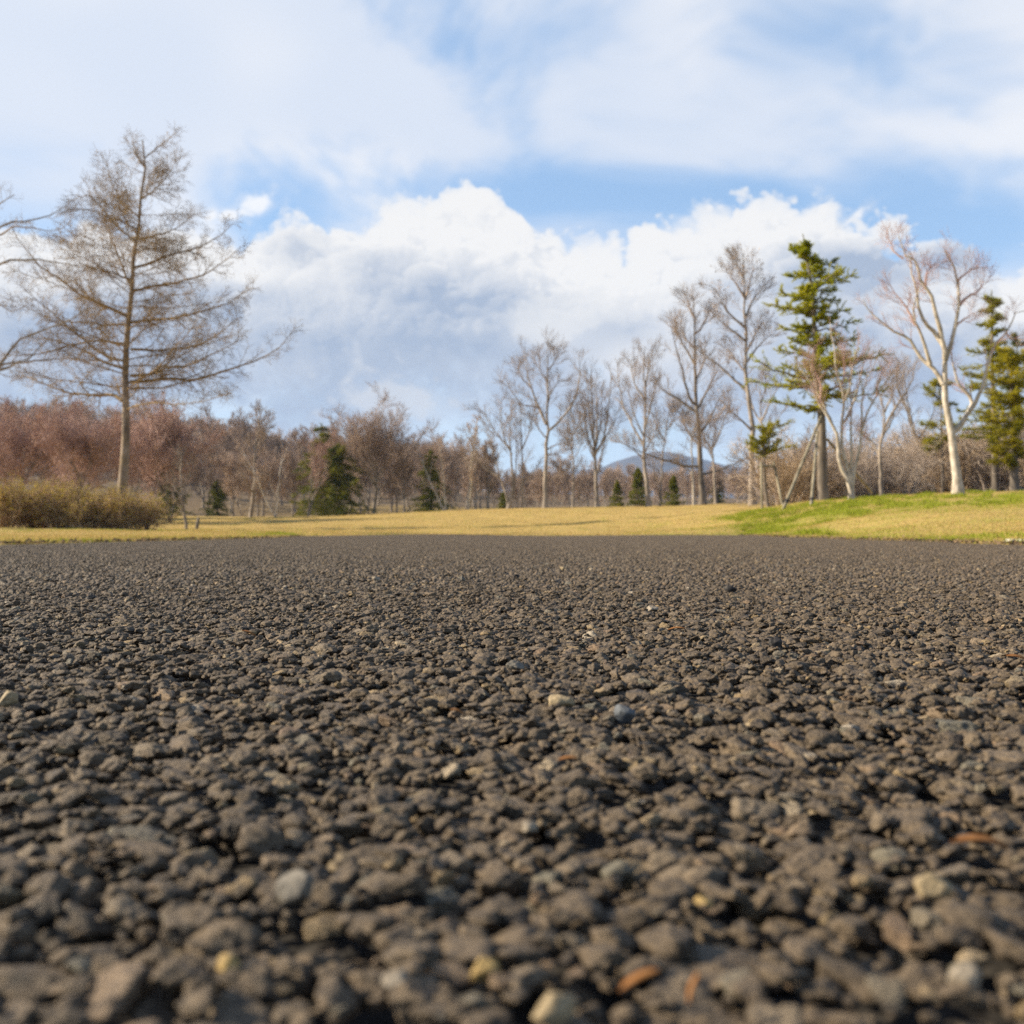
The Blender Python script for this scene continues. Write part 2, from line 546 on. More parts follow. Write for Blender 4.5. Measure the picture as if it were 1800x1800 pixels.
M_bud = speckle('red_bud', (0.20, 0.07, 0.055), (0.30, 0.12, 0.10), 1.0, 0.2)
M_dryleaf = speckle('dry_leaf', (0.30, 0.15, 0.09), (0.42, 0.24, 0.15), 1.0, 0.2)
M_orange = speckle('orange_leaf', (0.20, 0.085, 0.03), (0.32, 0.15, 0.05), 200.0, 0.1)
M_kerb = speckle('kerb_stone', (0.28, 0.26, 0.23), (0.46, 0.44, 0.40), 20)
M_mount = speckle('mountain_forest', (0.035, 0.038, 0.045), (0.075, 0.065, 0.065), 0.01)
M_grass = speckle('grass_blades', (0.56, 0.40, 0.15), (0.34, 0.235, 0.075), 14.0, 0.3, (0.26, 0.29, 0.025), 'green')


def stone_mat(name, source, obj_tex=True):
    def fn(g, b):
        at = g.n('ShaderNodeAttribute', attribute_name='tint', attribute_type=source)
        t = at.outputs['Fac']
        ramp = g.n('ShaderNodeValToRGB')
        g.put(ramp.inputs[0], t)
        cr = ramp.color_ramp
        els = [(0.0, (0.032, 0.022, 0.014)), (0.30, (0.068, 0.048, 0.031)), (0.62, (0.136, 0.097, 0.061)), (0.80, (0.215, 0.168, 0.114)),
               (0.87, (0.220, 0.130, 0.070)), (0.92, (0.135, 0.145, 0.118)), (0.955, (0.34, 0.22, 0.085)), (0.985, (0.44, 0.33, 0.19)), (1.0, (0.50, 0.43, 0.33))]
        cr.elements[0].position, cr.elements[0].color = els[0][0], (*els[0][1], 1)
        cr.elements[1].position, cr.elements[1].color = els[-1][0], (*els[-1][1], 1)
        for p, c in els[1:-1]:
            e = cr.elements.new(p); e.color = (*c, 1)
        geo = g.n('ShaderNodeNewGeometry').outputs['Position']
        n = g.noise(geo, 700, 5, 0.75)
        n2 = g.noise(geo, 260, 3, 0.6)
        c = g.mix(g.step(n, 0.25, 0.75), g.mix(0.6, ramp.outputs[0], (0.022, 0.018, 0.015)), g.mix(0.42, ramp.outputs[0], (0.34, 0.255, 0.16)))
        # bitumen film left in patches
        c = g.mix(g.m('MULTIPLY', g.step(n2, 0.52, 0.68), 0.8), c, (0.022, 0.018, 0.016))
        g.put(b.inputs['Base Color'], c)
        bp = g.n('ShaderNodeBump'); bp.inputs['Strength'].default_value = 0.75; bp.inputs['Distance'].default_value = 0.0018
        g.put(bp.inputs['Height'], n); g.put(b.inputs['Normal'], bp.outputs[0])
        g.put(b.inputs['Roughness'], g.lin(n2, 0.3, 0.7, 0.72, 0.5))
    return mat(name, fn, spec=0.25)


M_stone_inst = stone_mat('aggregate_near', 'INSTANCER')
M_stone_tile = stone_mat('aggregate_far', 'GEOMETRY')


def fn_road(g, b):
    geo = g.n('ShaderNodeNewGeometry').outputs['Position']
    v = g.n('ShaderNodeTexVoronoi', feature='F1'); g.put(v.inputs['Vector'], geo); v.inputs['Scale'].default_value = 95
    n = g.noise(geo, 300, 4, 0.6)
    n2 = g.noise(geo, 1.3, 4, 0.6)
    sp = g.n('ShaderNodeSeparateXYZ'); g.put(sp.inputs[0], geo)
    far = g.step(sp.outputs[1], 18.5, 20.0)
    sv = g.n('ShaderNodeSeparateColor'); g.put(sv.inputs[0], v.outputs['Color'])
    c = g.mix(sv.outputs[0], (0.07, 0.056, 0.044), (0.15, 0.12, 0.092))
    c = g.mix(g.m('MULTIPLY', g.step(v.outputs['Distance'], 0.35, 0.62), 0.8), c, (0.020, 0.018, 0.016))
    c = g.mix(g.m('MULTIPLY', n2, 0.5), c, (0.125, 0.102, 0.08))
    c = g.mix(far, g.mix(n, (0.016, 0.014, 0.012), (0.05, 0.043, 0.036)), c)
    g.put(b.inputs['Base Color'], c)
    bp = g.n('ShaderNodeBump'); bp.inputs['Strength'].default_value = 0.7; bp.inputs['Distance'].default_value = 0.004
    g.put(bp.inputs['Height'], g.m('SUBTRACT', g.m('MULTIPLY', n, 0.4), v.outputs['Distance'])); g.put(b.inputs['Normal'], bp.outputs[0])


M_road = mat('asphalt', fn_road, 0.8, 0.3)


def fn_lawn(g, b):
    geo = g.n('ShaderNodeNewGeometry').outputs['Position']
    gr = g.n('ShaderNodeAttribute', attribute_name='green').outputs['Fac']
    wd = g.n('ShaderNodeAttribute', attribute_name='floor').outputs['Fac']
    n = g.noise(geo, 2.2, 6, 0.65)
    n2 = g.noise(geo, 0.45, 4, 0.6)
    n3 = g.noise(geo, 14, 5, 0.7)
    dry = g.mix(g.step(n3, 0.3, 0.7), (0.33, 0.225, 0.072), (0.50, 0.35, 0.125))
    dry = g.mix(g.m('MULTIPLY', g.step(n, 0.48, 0.72), 0.55), dry, (0.27, 0.25, 0.045))
    grn = g.mix(g.step(n3, 0.3, 0.7), (0.18, 0.215, 0.02), (0.32, 0.34, 0.05))
    k = g.m('ADD', gr, g.m('MULTIPLY', g.m('SUBTRACT', n2, 0.5), 1.1))
    k = g.m('ADD', k, g.m('MULTIPLY', g.m('SUBTRACT', n, 0.5), 1.2))
    c = g.mix(g.m('MULTIPLY', g.step(k, 0.15, 1.15), 0.75), dry, grn)
    fl = g.mix(g.step(n, 0.3, 0.7), (0.10, 0.07, 0.045), (0.20, 0.15, 0.095))
    c = g.mix(wd, c, fl)
    g.put(b.inputs['Base Color'], c)
    bp = g.n('ShaderNodeBump'); bp.inputs['Strength'].default_value = 0.5; bp.inputs['Distance'].default_value = 0.06
    g.put(bp.inputs['Height'], n3); g.put(b.inputs['Normal'], bp.outputs[0])


M_lawn = mat('lawn', fn_lawn, 0.9, 0.1)

# ------------------------------------------------------------------ terrain
def edge_left(y):
    return np.interp(y, [-5, 5.3, 11.5, 16, 19, 22], [-2.45, -2.45, -2.42, -3.2, -3.95, -4.6]) + 0.05 * np.sin(y * 2.1) + 0.03 * np.sin(y * 5.7) + 0.018 * np.sin(y * 17.3)


def edge_right(y):
    return np.interp(y, [-5, 5.3, 8.9, 13, 18, 23], [2.42, 2.45, 2.80, 3.2, 3.9, 4.7]) + 0.05 * np.sin(y * 1.9 + 1) + 0.03 * np.sin(y * 6.1) + 0.018 * np.sin(y * 15.1)


def edge_far(x):
    return 20.2 + 0.25 * x + 0.2 * np.sin(x * 1.3)


def road_z(x, y):
    s = np.clip((y - 9) / 9, 0, 1)
    s = s * s * (3 - 2 * s)
    return s * (0.030 * np.exp(-((x + 1.4) / 1.3) ** 2) + 0.018 * np.exp(-((x - 3.0) / 1.6) ** 2) - 0.012)


ctl = []
for px, py, d in ((0, 955, 6), (0, 944, 14), (0, 931, 24), (100, 930, 29), (-300, 932, 24), (250, 934, 26), (250, 941, 15), (330, 931, 32), (430, 936, 20),
                  (330, 921, 45), (480, 922, 40), (480, 911, 62), (330, 909, 64), (200, 905, 66), (0, 900, 66), (-300, 900, 66), (640, 925, 38), (640, 906, 62),
                  (620, 939, 22), (800, 939, 22), (800, 920, 40), (800, 897, 62), (900, 939, 22), (960, 917, 40), (960, 893, 60), (1050, 940, 22), (1100, 916, 40),
                  (1100, 891, 60), (1220, 889, 54), (1220, 914, 36), (1200, 936, 24), (1320, 887, 46), (1345, 893, 30), (1345, 912, 21), (1300, 930, 18),
                  (1440, 881, 27), (1390, 896, 24), (1425, 897, 23), (1495, 880, 26), (1500, 905, 16), (1500, 932, 11), (1500, 946, 9), (1550, 878, 30), (1680, 868, 25),
                  (1680, 905, 13), (1800, 864, 25), (1800, 890, 14), (1800, 930, 7.5), (1800, 950, 5.7), (2100, 862, 24), (2100, 900, 12), (2400, 860, 24),
                  (1700, 866, 40), (1440, 880, 45), (2000, 860, 45),
                  (640, 914, 85), (900, 905, 85), (1200, 902, 85), (400, 905, 90), (760, 893, 110), (830, 889, 110), (900, 892, 115), (1500, 890, 85),
                  (0, 850, 110), (200, 850, 115), (400, 872, 120), (0, 775, 220), (150, 766, 220), (330, 785, 230), (450, 815, 240), (-400, 790, 220),
                  (600, 865, 230), (900, 880, 230), (1300, 880, 230), (1800, 870, 200), (2600, 870, 200)):
    ctl.append(pt(px, py, d))
for x in (-4, -2, 0, 2, 4):
    for y in (-8, 0, 5, 10, 15, 19):
        if abs(x) < 3 or y > 18: ctl.append((x, y, 0.0))
ctl += [(-3.0, 10, 0.0), (2.9, 9, 0.0), (3.4, 13, 0.01), (2.6, 3, 0.0), (-2.6, 3, 0.0)]
for x, y in ((-8, 0), (8, 0), (-15, -10), (15, -10), (0, -40), (-40, -40), (40, -40), (-60, 10), (60, 10)):
    ctl.append((x, y, 0.1))
CT = np.array(ctl)
_D = np.linalg.norm(CT[:, None, :2] - CT[None, :, :2], axis=2)
_A = np.zeros((len(CT) + 1, len(CT) + 1)); _A[:-1, :-1] = _D; _A[-1, :-1] = 1; _A[:-1, -1] = 1
_W = np.linalg.solve(_A, np.append(CT[:, 2], 0))


def ground(x, y):
    x = np.atleast_1d(np.asarray(x, float)); y = np.atleast_1d(np.asarray(y, float))
    q = np.stack([x.ravel(), y.ravel()], 1)
    z = np.empty(len(q))
    for s in range(0, len(q), 20000):
        dd = np.linalg.norm(q[s:s + 20000, None] - CT[None, :, :2], axis=2)
        z[s:s + 20000] = dd @ _W[:-1] + _W[-1]
    r = np.hypot(q[:, 0], q[:, 1])
    z = np.where(r > 300, z * np.clip((600 - r) / 300, 0, 1) + 10 * np.clip((r - 300) / 300, 0, 1), z)
    z = np.clip(z, -0.5, 40)
    X_, Y_ = q[:, 0], q[:, 1]
    rough = (np.sin(X_ * 2.1 + 1.3 * np.sin(Y_ * 0.9)) * np.sin(Y_ * 1.7 + 1.1 * np.sin(X_ * 0.7)) + 0.6 * np.sin(X_ * 4.7 + 2 * np.sin(Y_ * 2.3)) * np.sin(Y_ * 5.1 + 1.7)
             + 0.5 * np.sin(X_ * 0.61 + 2.0) * np.sin(Y_ * 0.53 + np.sin(X_ * 0.4)) * 2)
    z = z + 0.010 * rough * np.clip(r / 12, 0.2, 2.5)
    # slip under the road and lip up just outside it
    sd_ = np.minimum(np.minimum(q[:, 0] - edge_left(q[:, 1]), edge_right(q[:, 1]) - q[:, 0]), edge_far(q[:, 0]) - q[:, 1])
    w = np.clip((sd_ + 0.04) / 0.16, 0, 1)
    w = w * w * (3 - 2 * w)
    near = np.clip(1 - np.abs(sd_) / 0.8, 0, 1)
    ramp = np.clip(-sd_ / 2.2, 0, 1)
    z = z * ramp * (2 - ramp) + 0.002
    z = z * (1 - w) + (road_z(q[:, 0], q[:, 1]) - 0.028) * w
    return z.reshape(x.shape)


def gz(x, y):
    return float(ground(x, y)[0])


def build_ground():
    fa = np.linspace(R(-36), R(36), 420)
    ba = np.linspace(R(36), R(324), 100)[1:-1]
    th = np.concatenate([fa, ba])
    rad = np.concatenate([[0.6], np.geomspace(1.0, 4, 16)[:-1], np.geomspace(4, 80, 230)[:-1], np.geomspace(80, 1400, 60)])
    T, Rr = np.meshgrid(th, rad)
    X, Y = Rr * np.sin(T), Rr * np.cos(T)
    Zz = ground(X, Y)
    rng = np.random.default_rng(5)
    nr, nt = X.shape
    idx = np.arange(nr * nt).reshape(nr, nt)
    a, b = idx[:-1], idx[1:]
    f = np.stack([a, b, np.roll(b, -1, 1), np.roll(a, -1, 1)], -1).reshape(-1, 4)
    f = f[:, ::-1]
    acc = Acc(); acc.add(np.stack([X, Y, Zz], -1).reshape(-1, 3), f)
    c = np.arange(nt)
    o = acc.build('lawn', M_lawn)
    me = o.data
    x, y = X.ravel(), Y.ravel()
    g = greenness(x, y)
    at = me.attributes.new('green', 'FLOAT', 'POINT'); at.data.foreach_set('value', g.astype(np.float32))
    fl = np.clip((y - 66 - 0.10 * np.abs(x)) / 8, 0, 1) * (1 - 0.55 * np.exp(-((x + 5) / 14) ** 2) * (y < 112))
    fl = np.maximum(fl, np.clip((x - 9.0) / 2, 0, 1) * np.clip((y - 27.5) / 3, 0, 1))
    fl = np.where(y < 0, 0, fl)
    at = me.attributes.new('floor', 'FLOAT', 'POINT'); at.data.foreach_set('value', fl.astype(np.float32))
    return tag(o, kind='structure')


def greenness(x, y):
    g = np.zeros_like(x)
    # right bank
    rr = np.exp(-((x - 7.0) / 5.5) ** 2) * np.exp(-((y - 20) / 12) ** 2)
    g += 0.34 * rr + 0.20 * np.clip((x - 0.35 * edge_right(y)) / 3.0, 0, 1) * (x < 16) * np.clip((32 - y) / 12, 0, 1) * (y > 4)
    er = x - edge_right(y)
    g += 0.35 * np.exp(-((er - 0.4) / 0.6) ** 2) * np.clip((19 - y) / 6, 0, 1) * (y > 7)
    # left verge and the hedge foot
    el_ = edge_left(y) - x
    g += 0.42 * np.exp(-((el_ - 0.3) / 0.5) ** 2) * (y < 20)
    g += 0.75 * np.exp(-((y - 25.6) / 1.3) ** 2) * np.exp(-((x + 10) / 3.5) ** 2)
    g += 0.7 * np.exp(-((y - 31.5) / 1.0) ** 2) * np.exp(-((x + 9.2) / 1.2) ** 2)
    g += 0.25 * np.exp(-((y - 20.8) / 0.8) ** 2)
    return g


build_ground()


def build_road():
    ncol = 70
    s = np.linspace(0, 1, ncol)
    v = np.concatenate([np.linspace(-5, 0, 12)[:-1], np.linspace(0, 1, 140)])
    rows = []
    for q in v:
        if q <= 0:
            y = np.full(ncol, q)
        else:
            y = np.full(ncol, q * 20.0)
        for _ in range(3):
            x = edge_left(y) * (1 - s) + edge_right(y) * s
            if q > 0: y = q * edge_far(x)
        rows.append(np.stack([x, y, road_z(x, y) - 0.0095 + 0.0060 * np.clip((y - 19.2) / 0.5, 0, 1)], -1))
    P = np.array(rows)
    idx = np.arange(P.shape[0] * ncol).reshape(P.shape[0], ncol)
    f = np.stack([idx[:-1, :-1], idx[:-1, 1:], idx[1:, 1:], idx[1:, :-1]], -1).reshape(-1, 4)
    acc = Acc(); acc.add(P.reshape(-1, 3), f)
    tag(acc.build('asphalt_road', M_road), kind='structure')


build_road()

# ------------------------------------------------------------------ asphalt aggregate
def unit_ico(sub):
    import bmesh
    bm = bmesh.new()
    bmesh.ops.create_icosphere(bm, subdivisions=sub, radius=1.0)
    bm.verts.ensure_lookup_table()
    v = np.array([x.co[:] for x in bm.verts]); f = np.array([[q.index for q in p.verts] for p in bm.faces])
    bm.free()
    return v, f


def stone_shape(v, rng, rough=0.17, facets=11, cut=(0.50, 1.0)):
    pn = norm(rng.normal(size=(facets, 3)))
    pd = rng.uniform(cut[0], cut[1], facets)
    dots = v @ pn.T
    rr = np.where(dots > 0.12, pd[None, :] / np.maximum(dots, 0.12), 9.0)
    k = 48.0
    rad = -np.log(np.exp(-k * rr).sum(1) + math.exp(-k * 1.18)) / k
    q = v * rad[:, None]
    s = rng.uniform(0, 50)
    nz = np.array([mnoise.fractal((p[0] * 2.8 + s, p[1] * 2.8, p[2] * 2.8), 0.7, 2.2, 5) for p in q])
    q = q * (1 + rough * nz)[:, None]
    q *= np.array([rng.uniform(1.1, 1.6), rng.uniform(0.85, 1.15), rng.uniform(0.48, 0.78)])
    return q


PK = 0.6                    # packing is worked out on a square this wide ...
TS = 0.395                  # ... and laid at this size


def pack_tile(seed):
    """stones packed in a square that wraps round: x, y, radius"""
    rng = np.random.default_rng(seed)
    res = 0.0005
    N = int(PK / res)
    occ = np.zeros((N, N), bool)
    out = []
    ang = np.arange(8) / 8 * 2 * math.pi
    for lo, hi, tries, shrink in ((0.0050, 0.0074, 1500, 0.86), (0.0034, 0.0050, 9000, 0.84), (0.0022, 0.0034, 20000, 0.82), (0.0010, 0.0020, 26000, 0.85)):
        xs = rng.random(tries) * PK; ys = rng.random(tries) * PK; rs = rng.uniform(lo, hi, tries)
        for x, y, r in zip(xs, ys, rs):
            i, j = int(x / res), int(y / res)
            if occ[i % N, j % N]: continue
            q = r * shrink / res
            ii = (i + q * np.cos(ang)).astype(int) % N; jj = (j + q * np.sin(ang)).astype(int) % N
            if occ[ii, jj].any(): continue
            q = int(r * shrink / res)
            a = np.arange(-q, q + 1)
            m = a[:, None] ** 2 + a[None, :] ** 2 <= q * q
            sub = np.ix_((i + a) % N, (j + a) % N)
            occ[sub] |= m
            out.append((x, y, r))
    return np.array(out) * (TS / PK)


def seat(rng, r, xy):
    """height of the stone's centre: rolled flat, so tops come near one level"""
    r = r * (PK / TS)
    big = r > 0.0022
    top = np.where(big, rng.normal(0.0000, 0.0010, len(r)), rng.normal(-0.0012, 0.0016, len(r)))
    u = rng.random(len(r))
    top = np.where((u < 0.26) & big, top - 0.0050, top)
    top = np.where((u > 0.95) & big, top + 0.0022, top)
    # worn hollows a few stones wide
    w = np.array([mnoise.fractal((x * 50, y * 50, 1.7), 1.0, 2.0, 2) for x, y in xy])
    top = top - 0.0058 * np.clip(w * 1.8 - 0.16, 0, 1) + 0.0012 * np.clip(-w, 0, 1)
    return (top - 0.72 * r) * (TS / PK)


def tints(rng, n):
    t = rng.beta(2.0, 2.0, n) * 0.80
    sp = rng.random(n)
    t = np.where(sp < 0.16, rng.uniform(0.78, 0.95, n), t)
    t = np.where(sp < 0.030, rng.uniform(0.94, 1.0, n), t)
    return t


def build_aggregate():
    rng = np.random.default_rng(11)
    tile = pack_tile(3)
    # near field: every stone its own instance of one of the shapes
    v3, f3 = unit_ico(4)
    shapes = bpy.data.collections.new('stone_shapes')
    for i in range(18):
        acc = Acc(); acc.add(stone_shape(v3, rng), f3)
        me = acc.mesh('aggregate_stone'); me.materials.append(M_stone_inst)
        o = bpy.data.objects.new('aggregate_stone', me)
        shapes.objects.link(o)
    P, Rd = [], []
    for ix in range(-3, 3):
        for iy in range(-1, 3):
            q = tile.copy()
            P.append(np.stack([q[:, 0] + ix * TS, q[:, 1] + iy * TS], 1)); Rd.append(q[:, 2])
    P = np.concatenate(P); Rd = np.concatenate(Rd)
    k = (rng.random(len(P)) > 0.09) | (Rd < 0.0016)
    P, Rd = P[k], Rd[k]
    n = len(P)
    pos = np.column_stack([P, seat(rng, Rd, P)]).astype(np.float32)
    rot = np.column_stack([rng.normal(0, 0.15, n), rng.normal(0, 0.15, n), rng.uniform(0, 6.28, n)]).astype(np.float32)
    rot[:, 0] += math.pi * (rng.random(n) < 0.5)
    sc = (Rd[:, None] * rng.uniform(0.92, 1.12, (n, 3))).astype(np.float32)
    me = bpy.data.meshes.new('road_aggregate')
    me.vertices.add(n); me.vertices.foreach_set('co', pos.ravel())
    for nm, ty, arr in (('rot', 'FLOAT_VECTOR', rot), ('sc', 'FLOAT_VECTOR', sc)):
        a = me.attributes.new(nm, ty, 'POINT'); a.data.foreach_set('vector', arr.ravel())
    a = me.attributes.new('tint', 'FLOAT', 'POINT'); a.data.foreach_set('value', tints(rng, n).astype(np.float32))
    a = me.attributes.new('pick', 'INT', 'POINT'); a.data.foreach_set('value', rng.integers(0, 18, n).astype(np.int32))
    o = bpy.data.objects.new('road_aggregate', me); COL.objects.link(o)
    tag(o, 'coarse brown grey stones bound in the worn asphalt close to the lens', 'gravel', kind='stuff')
    scatter(o, shapes)

    # farther out: square patches of joined stones
    v1, f1 = unit_ico(1)
    v2, f2 = unit_ico(2)
    patches = bpy.data.collections.new('stone_patches')
    for s in range(2):
        acc = Acc()
        q = tile[tile[:, 2] > 0.0015]
        q = q[(rng.random(len(q)) > 0.09)]; z = seat(rng, q[:, 2], q[:, :2]); tt = tints(rng, len(q))
        protos = [stone_shape(v2, rng, 0.04) for _ in range(10)]
        for (x, y, r), zz, t in zip(q, z, tt):
            p = protos[rng.integers(10)]
            a = rng.uniform(0, 6.28); c, sn = math.cos(a), math.sin(a)
            w = np.column_stack([p[:, 0] * c - p[:, 1] * sn, p[:, 0] * sn + p[:, 1] * c, p[:, 2] + rng.normal(0, 0.18) * p[:, 0] + rng.normal(0, 0.18) * p[:, 1]]) * (r * 1.03)
            w += (x - TS / 2, y - TS / 2, zz)
            acc.add(w, f2, np.full(len(w), t))
        me = acc.mesh('stone_patch', True, 'tint'); me.materials.append(M_stone_tile)
        shapes_o = bpy.data.objects.new('stone_patch', me); patches.objects.link(shapes_o)
    pos, rot, pick = [], [], []
    for ix in range(-13, 13):
        for iy in range(-6, 51):
            near = -3 <= ix < 3 and -1 <= iy < 3
            cx, cy = (ix + 0.5) * TS, (iy + 0.5) * TS
            if near: continue                     # these cells hold the single stones above
            ey = np.array([cy])
            if cx - TS / 2 < edge_left(ey)[0] - 0.2 or cx + TS / 2 > edge_right(ey)[0] + 0.2 or cy + TS / 2 > edge_far(cx) + 0.1: continue
            pos.append((cx, cy, float(road_z(cx, cy)))); rot.append((0, 0, rng.integers(4) * math.pi / 2)); pick.append(rng.integers(2))
    n = len(pos)
    me = bpy.data.meshes.new('road_aggregate_patches')
    me.vertices.add(n); me.vertices.foreach_set('co', np.array(pos, np.float32).ravel())
    a = me.attributes.new('rot', 'FLOAT_VECTOR', 'POINT'); a.data.foreach_set('vector', np.array(rot, np.float32).ravel())
    a = me.attributes.new('sc', 'FLOAT_VECTOR', 'POINT'); a.data.foreach_set('vector', np.ones(n * 3, np.float32))
    a = me.attributes.new('pick', 'INT', 'POINT'); a.data.foreach_set('value', np.array(pick, np.int32))
    o = bpy.data.objects.new('road_aggregate', me); COL.objects.link(o)
    tag(o, 'finer looking brown grey asphalt stones farther along the road', 'gravel', kind='stuff')
    scatter(o, patches)


def scatter(o, coll):
    ng = bpy.data.node_groups.new('scatter', 'GeometryNodeTree')
    ng.interface.new_socket('Geometry', in_out='INPUT', socket_type='NodeSocketGeometry')
    ng.interface.new_socket('Geometry', in_out='OUTPUT', socket_type='NodeSocketGeometry')
    N, L = ng.nodes, ng.links
    gi, go = N.new('NodeGroupInput'), N.new('NodeGroupOutput')
    ci = N.new('GeometryNodeCollectionInfo'); ci.inputs['Collection'].default_value = coll
    ci.inputs['Separate Children'].default_value = True; ci.inputs['Reset Children'].default_value = True
    ip = N.new('GeometryNodeInstanceOnPoints'); ip.inputs['Pick Instance'].default_value = True
    def na(nm, ty):
        q = N.new('GeometryNodeInputNamedAttribute'); q.data_type = ty; q.inputs['Name'].default_value = nm
        return q.outputs['Attribute']
    e2r = N.new('FunctionNodeEulerToRotation')
    L.new(na('rot', 'FLOAT_VECTOR'), e2r.inputs[0])
    L.new(gi.outputs[0], ip.inputs['Points']); L.new(ci.outputs[0], ip.inputs['Instance'])
    L.new(na('pick', 'INT'), ip.inputs['Instance Index'])
    L.new(e2r.outputs[0], ip.inputs['Rotation']); L.new(na('sc', 'FLOAT_VECTOR'), ip.inputs['Scale'])
    L.new(ip.outputs[0], go.inputs[0])
    md = o.modifiers.new('scatter', 'NODES'); md.node_group = ng


build_aggregate()


# ------------------------------------------------------------------ trees drawn from their main limbs
def hero(name, label, cat, base, d, limbs, tf, r0, m_trunk, m_twig, twig, group=None, seed=0, depth=0.55, root_r=None, buds=None, zoff=0.0):
    """limbs: list of (points in zoom pixels, base radius factor, spread in depth); tf maps zoom pixels to photo pixels.
    The first limb is the trunk, standing on the ground; depth of other limbs is bent fore or aft so the crown is round."""
    rng = np.random.default_rng(seed + 100)
    ox, oy, sc = tf
    bx, by = base
    X0 = (bx - 900) / F * d
    g0 = gz(X0, d)
    bz = H + (HY - by) / F * d
    root = empty(name, (X0, d, g0), label, cat, group)
    o3 = np.array([X0, d, g0])
    tr, cr = Acc(), Acc()
    allP, allR = [], []
    first = True
    for li, (pts, rf, *rest) in enumerate(limbs):
        p = np.array([(ox + x / sc, oy + y / sc) for x, y in pts], float)
        W = np.column_stack([(p[:, 0] - 900) / F * d, np.full(len(p), d), H + (HY - p[:, 1]) / F * d])
        if li == 0 or (rest and rest[0] == 'stem'):
            W[0, 2] = g0 - 0.06
            dep = 0.0
        else:
            dep = (1 if li % 2 else -1) * rng.uniform(0.25, 1.0) * depth
            if rest: dep = rest[0]
        L = np.concatenate([[0], np.cumsum(np.linalg.norm(np.diff(W, axis=0), axis=1))])
        W[:, 1] += dep * L * 0.75
        k = 14
        C = resample(W, k)
        C[1:-1] += rng.normal(0, 0.006, (k - 2, 3)) * L[-1] ** 0.5
        base_r = r0 * rf * 0.80
        rad = base_r * (1 - np.linspace(0, 1, k) ** 0.8 * 0.90) + 0.003
        if li == 0 or (rest and rest[0] == 'stem'):
            rad[0] *= 1.35; 
        big = base_r > r0 * 0.30
        tubes(tr if big else cr, (C - o3)[None], rad[None], 9 if big else 6)
        allP.append(C - o3); allR.append(rad)
    P = np.array(allP); Rr = np.array(allR)
    twig(rng, cr, P, Rr)
    tr.build('trunk', m_trunk, root)
    co = cr.build('crown', m_twig, root)
    return root


def bare_twigs(n1=9, l1=0.9, n2=6, l2=0.5, n3=4, l3=0.28, up=0.35, t0=0.25, ang=(0.45, 0.95), rmin=0.006, n0=0, bud=None, trunk_t=0.5):
    def fn(rng, cr, P, Rr):
        a, ra = [], []
        q = (P[1:], Rr[1:]) if len(P) > 1 else (P, Rr)
        A = grow(rng, q[0], q[1], n1, t0, 0.98, ang, lambda t: l1 * (1.15 - 0.75 * t), 6, 0.32, up, 0.07, rmin=rmin * 0.9, absl=True)
        T = grow(rng, P[:1], Rr[:1], int(n1 * 1.6), trunk_t, 0.99, ang, lambda t: l1 * 1.15 * (1.2 - 0.7 * t), 6, 0.26, up, 0.07, rmin=rmin * 0.9, absl=True)
        A = (np.concatenate([A[0], T[0]]), np.concatenate([A[1], T[1]]))
        B = grow(rng, *A, n2, 0.15, 1.0, ang, lambda t: l2 * (1.2 - 0.6 * t), 5, 0.6, up, 0.10, rmin=rmin * 0.75, absl=True)
        C = grow(rng, *B, n3, 0.2, 1.0, ang, lambda t: l3 * (1.2 - 0.5 * t), 4, 0.7, up * 0.8, 0.12, rmin=rmin * 0.6, absl=True)
        tubes(cr, *A, 5); tubes(cr, *B, 4); tubes(cr, *C, 3)
        if bud:
            tips = C[0][:, 1:].reshape(-1, 3)
            k = rng.random(len(tips)) < bud[0]
            t = tips[k]
            diamonds(cr, t, norm(rng.normal(size=t.shape) + [0, 0, 0.6]), bud[1], bud[1] * 0.6, rng)
    return fn


# ---- the larch standing behind the hedge
def larch_twigs(rng, cr, P, Rr):
    # P[0] is the trunk, the rest are drawn limbs; further limbs go fore and aft
    T, RT = P[:1], Rr[:1]
    extra = grow(rng, T, RT, 46, 0.30, 0.95, (1.20, 1.50), lambda t: 5.0 * (1.02 - t) ** 0.9 * 1.05 + 0.15, 10, 0.24, 0.22, 0.07, rmin=0.010, absl=True)
    LP, LR = np.concatenate([resample_b(P[1:], 10), extra[0]]), np.concatenate([Rr[1:, np.linspace(0, Rr.shape[1] - 1, 10).astype(int)] , extra[1]])
    tubes(cr, *extra, 5)
    Ls = np.linalg.norm(np.diff(LP, axis=1), axis=2).sum(1)
    long_ = Ls > 1.6
    mid_ = (Ls > 0.9) & ~long_
    for m, n, tw in ((long_, 24, 0.90), (mid_, 9, 0.45), (~long_ & ~mid_, 4, 0.22)):
        if not m.any(): continue
        A = grow(rng, LP[m], LR[m], n, 0.10, 1.0, (0.55, 1.1), lambda t: tw * (1.15 - 0.75 * t), 5, 0.40, 0.05, 0.13, rmin=0.0060, absl=True, flat=0.6)
        A = (A[0], A[1])
        B = grow(rng, *A, 6, 0.12, 1.0, (0.5, 1.1), lambda t: 0.42 * (1.15 - 0.6 * t), 4, 0.7, 0.06, 0.16, rmin=0.0044, absl=True)
        Cc = grow(rng, *B, 3, 0.2, 1.0, (0.5, 1.1), lambda t: 0.17 * (1.1 - 0.5 * t), 3, 0.8, 0.05, 0.2, rmin=0.0036, absl=True)
        tubes(cr, *A, 4); tubes(cr, *B, 3); tubes(cr, *Cc, 3)


def resample_b(P, k):
    return np.array([resample(p, k) for p in P])


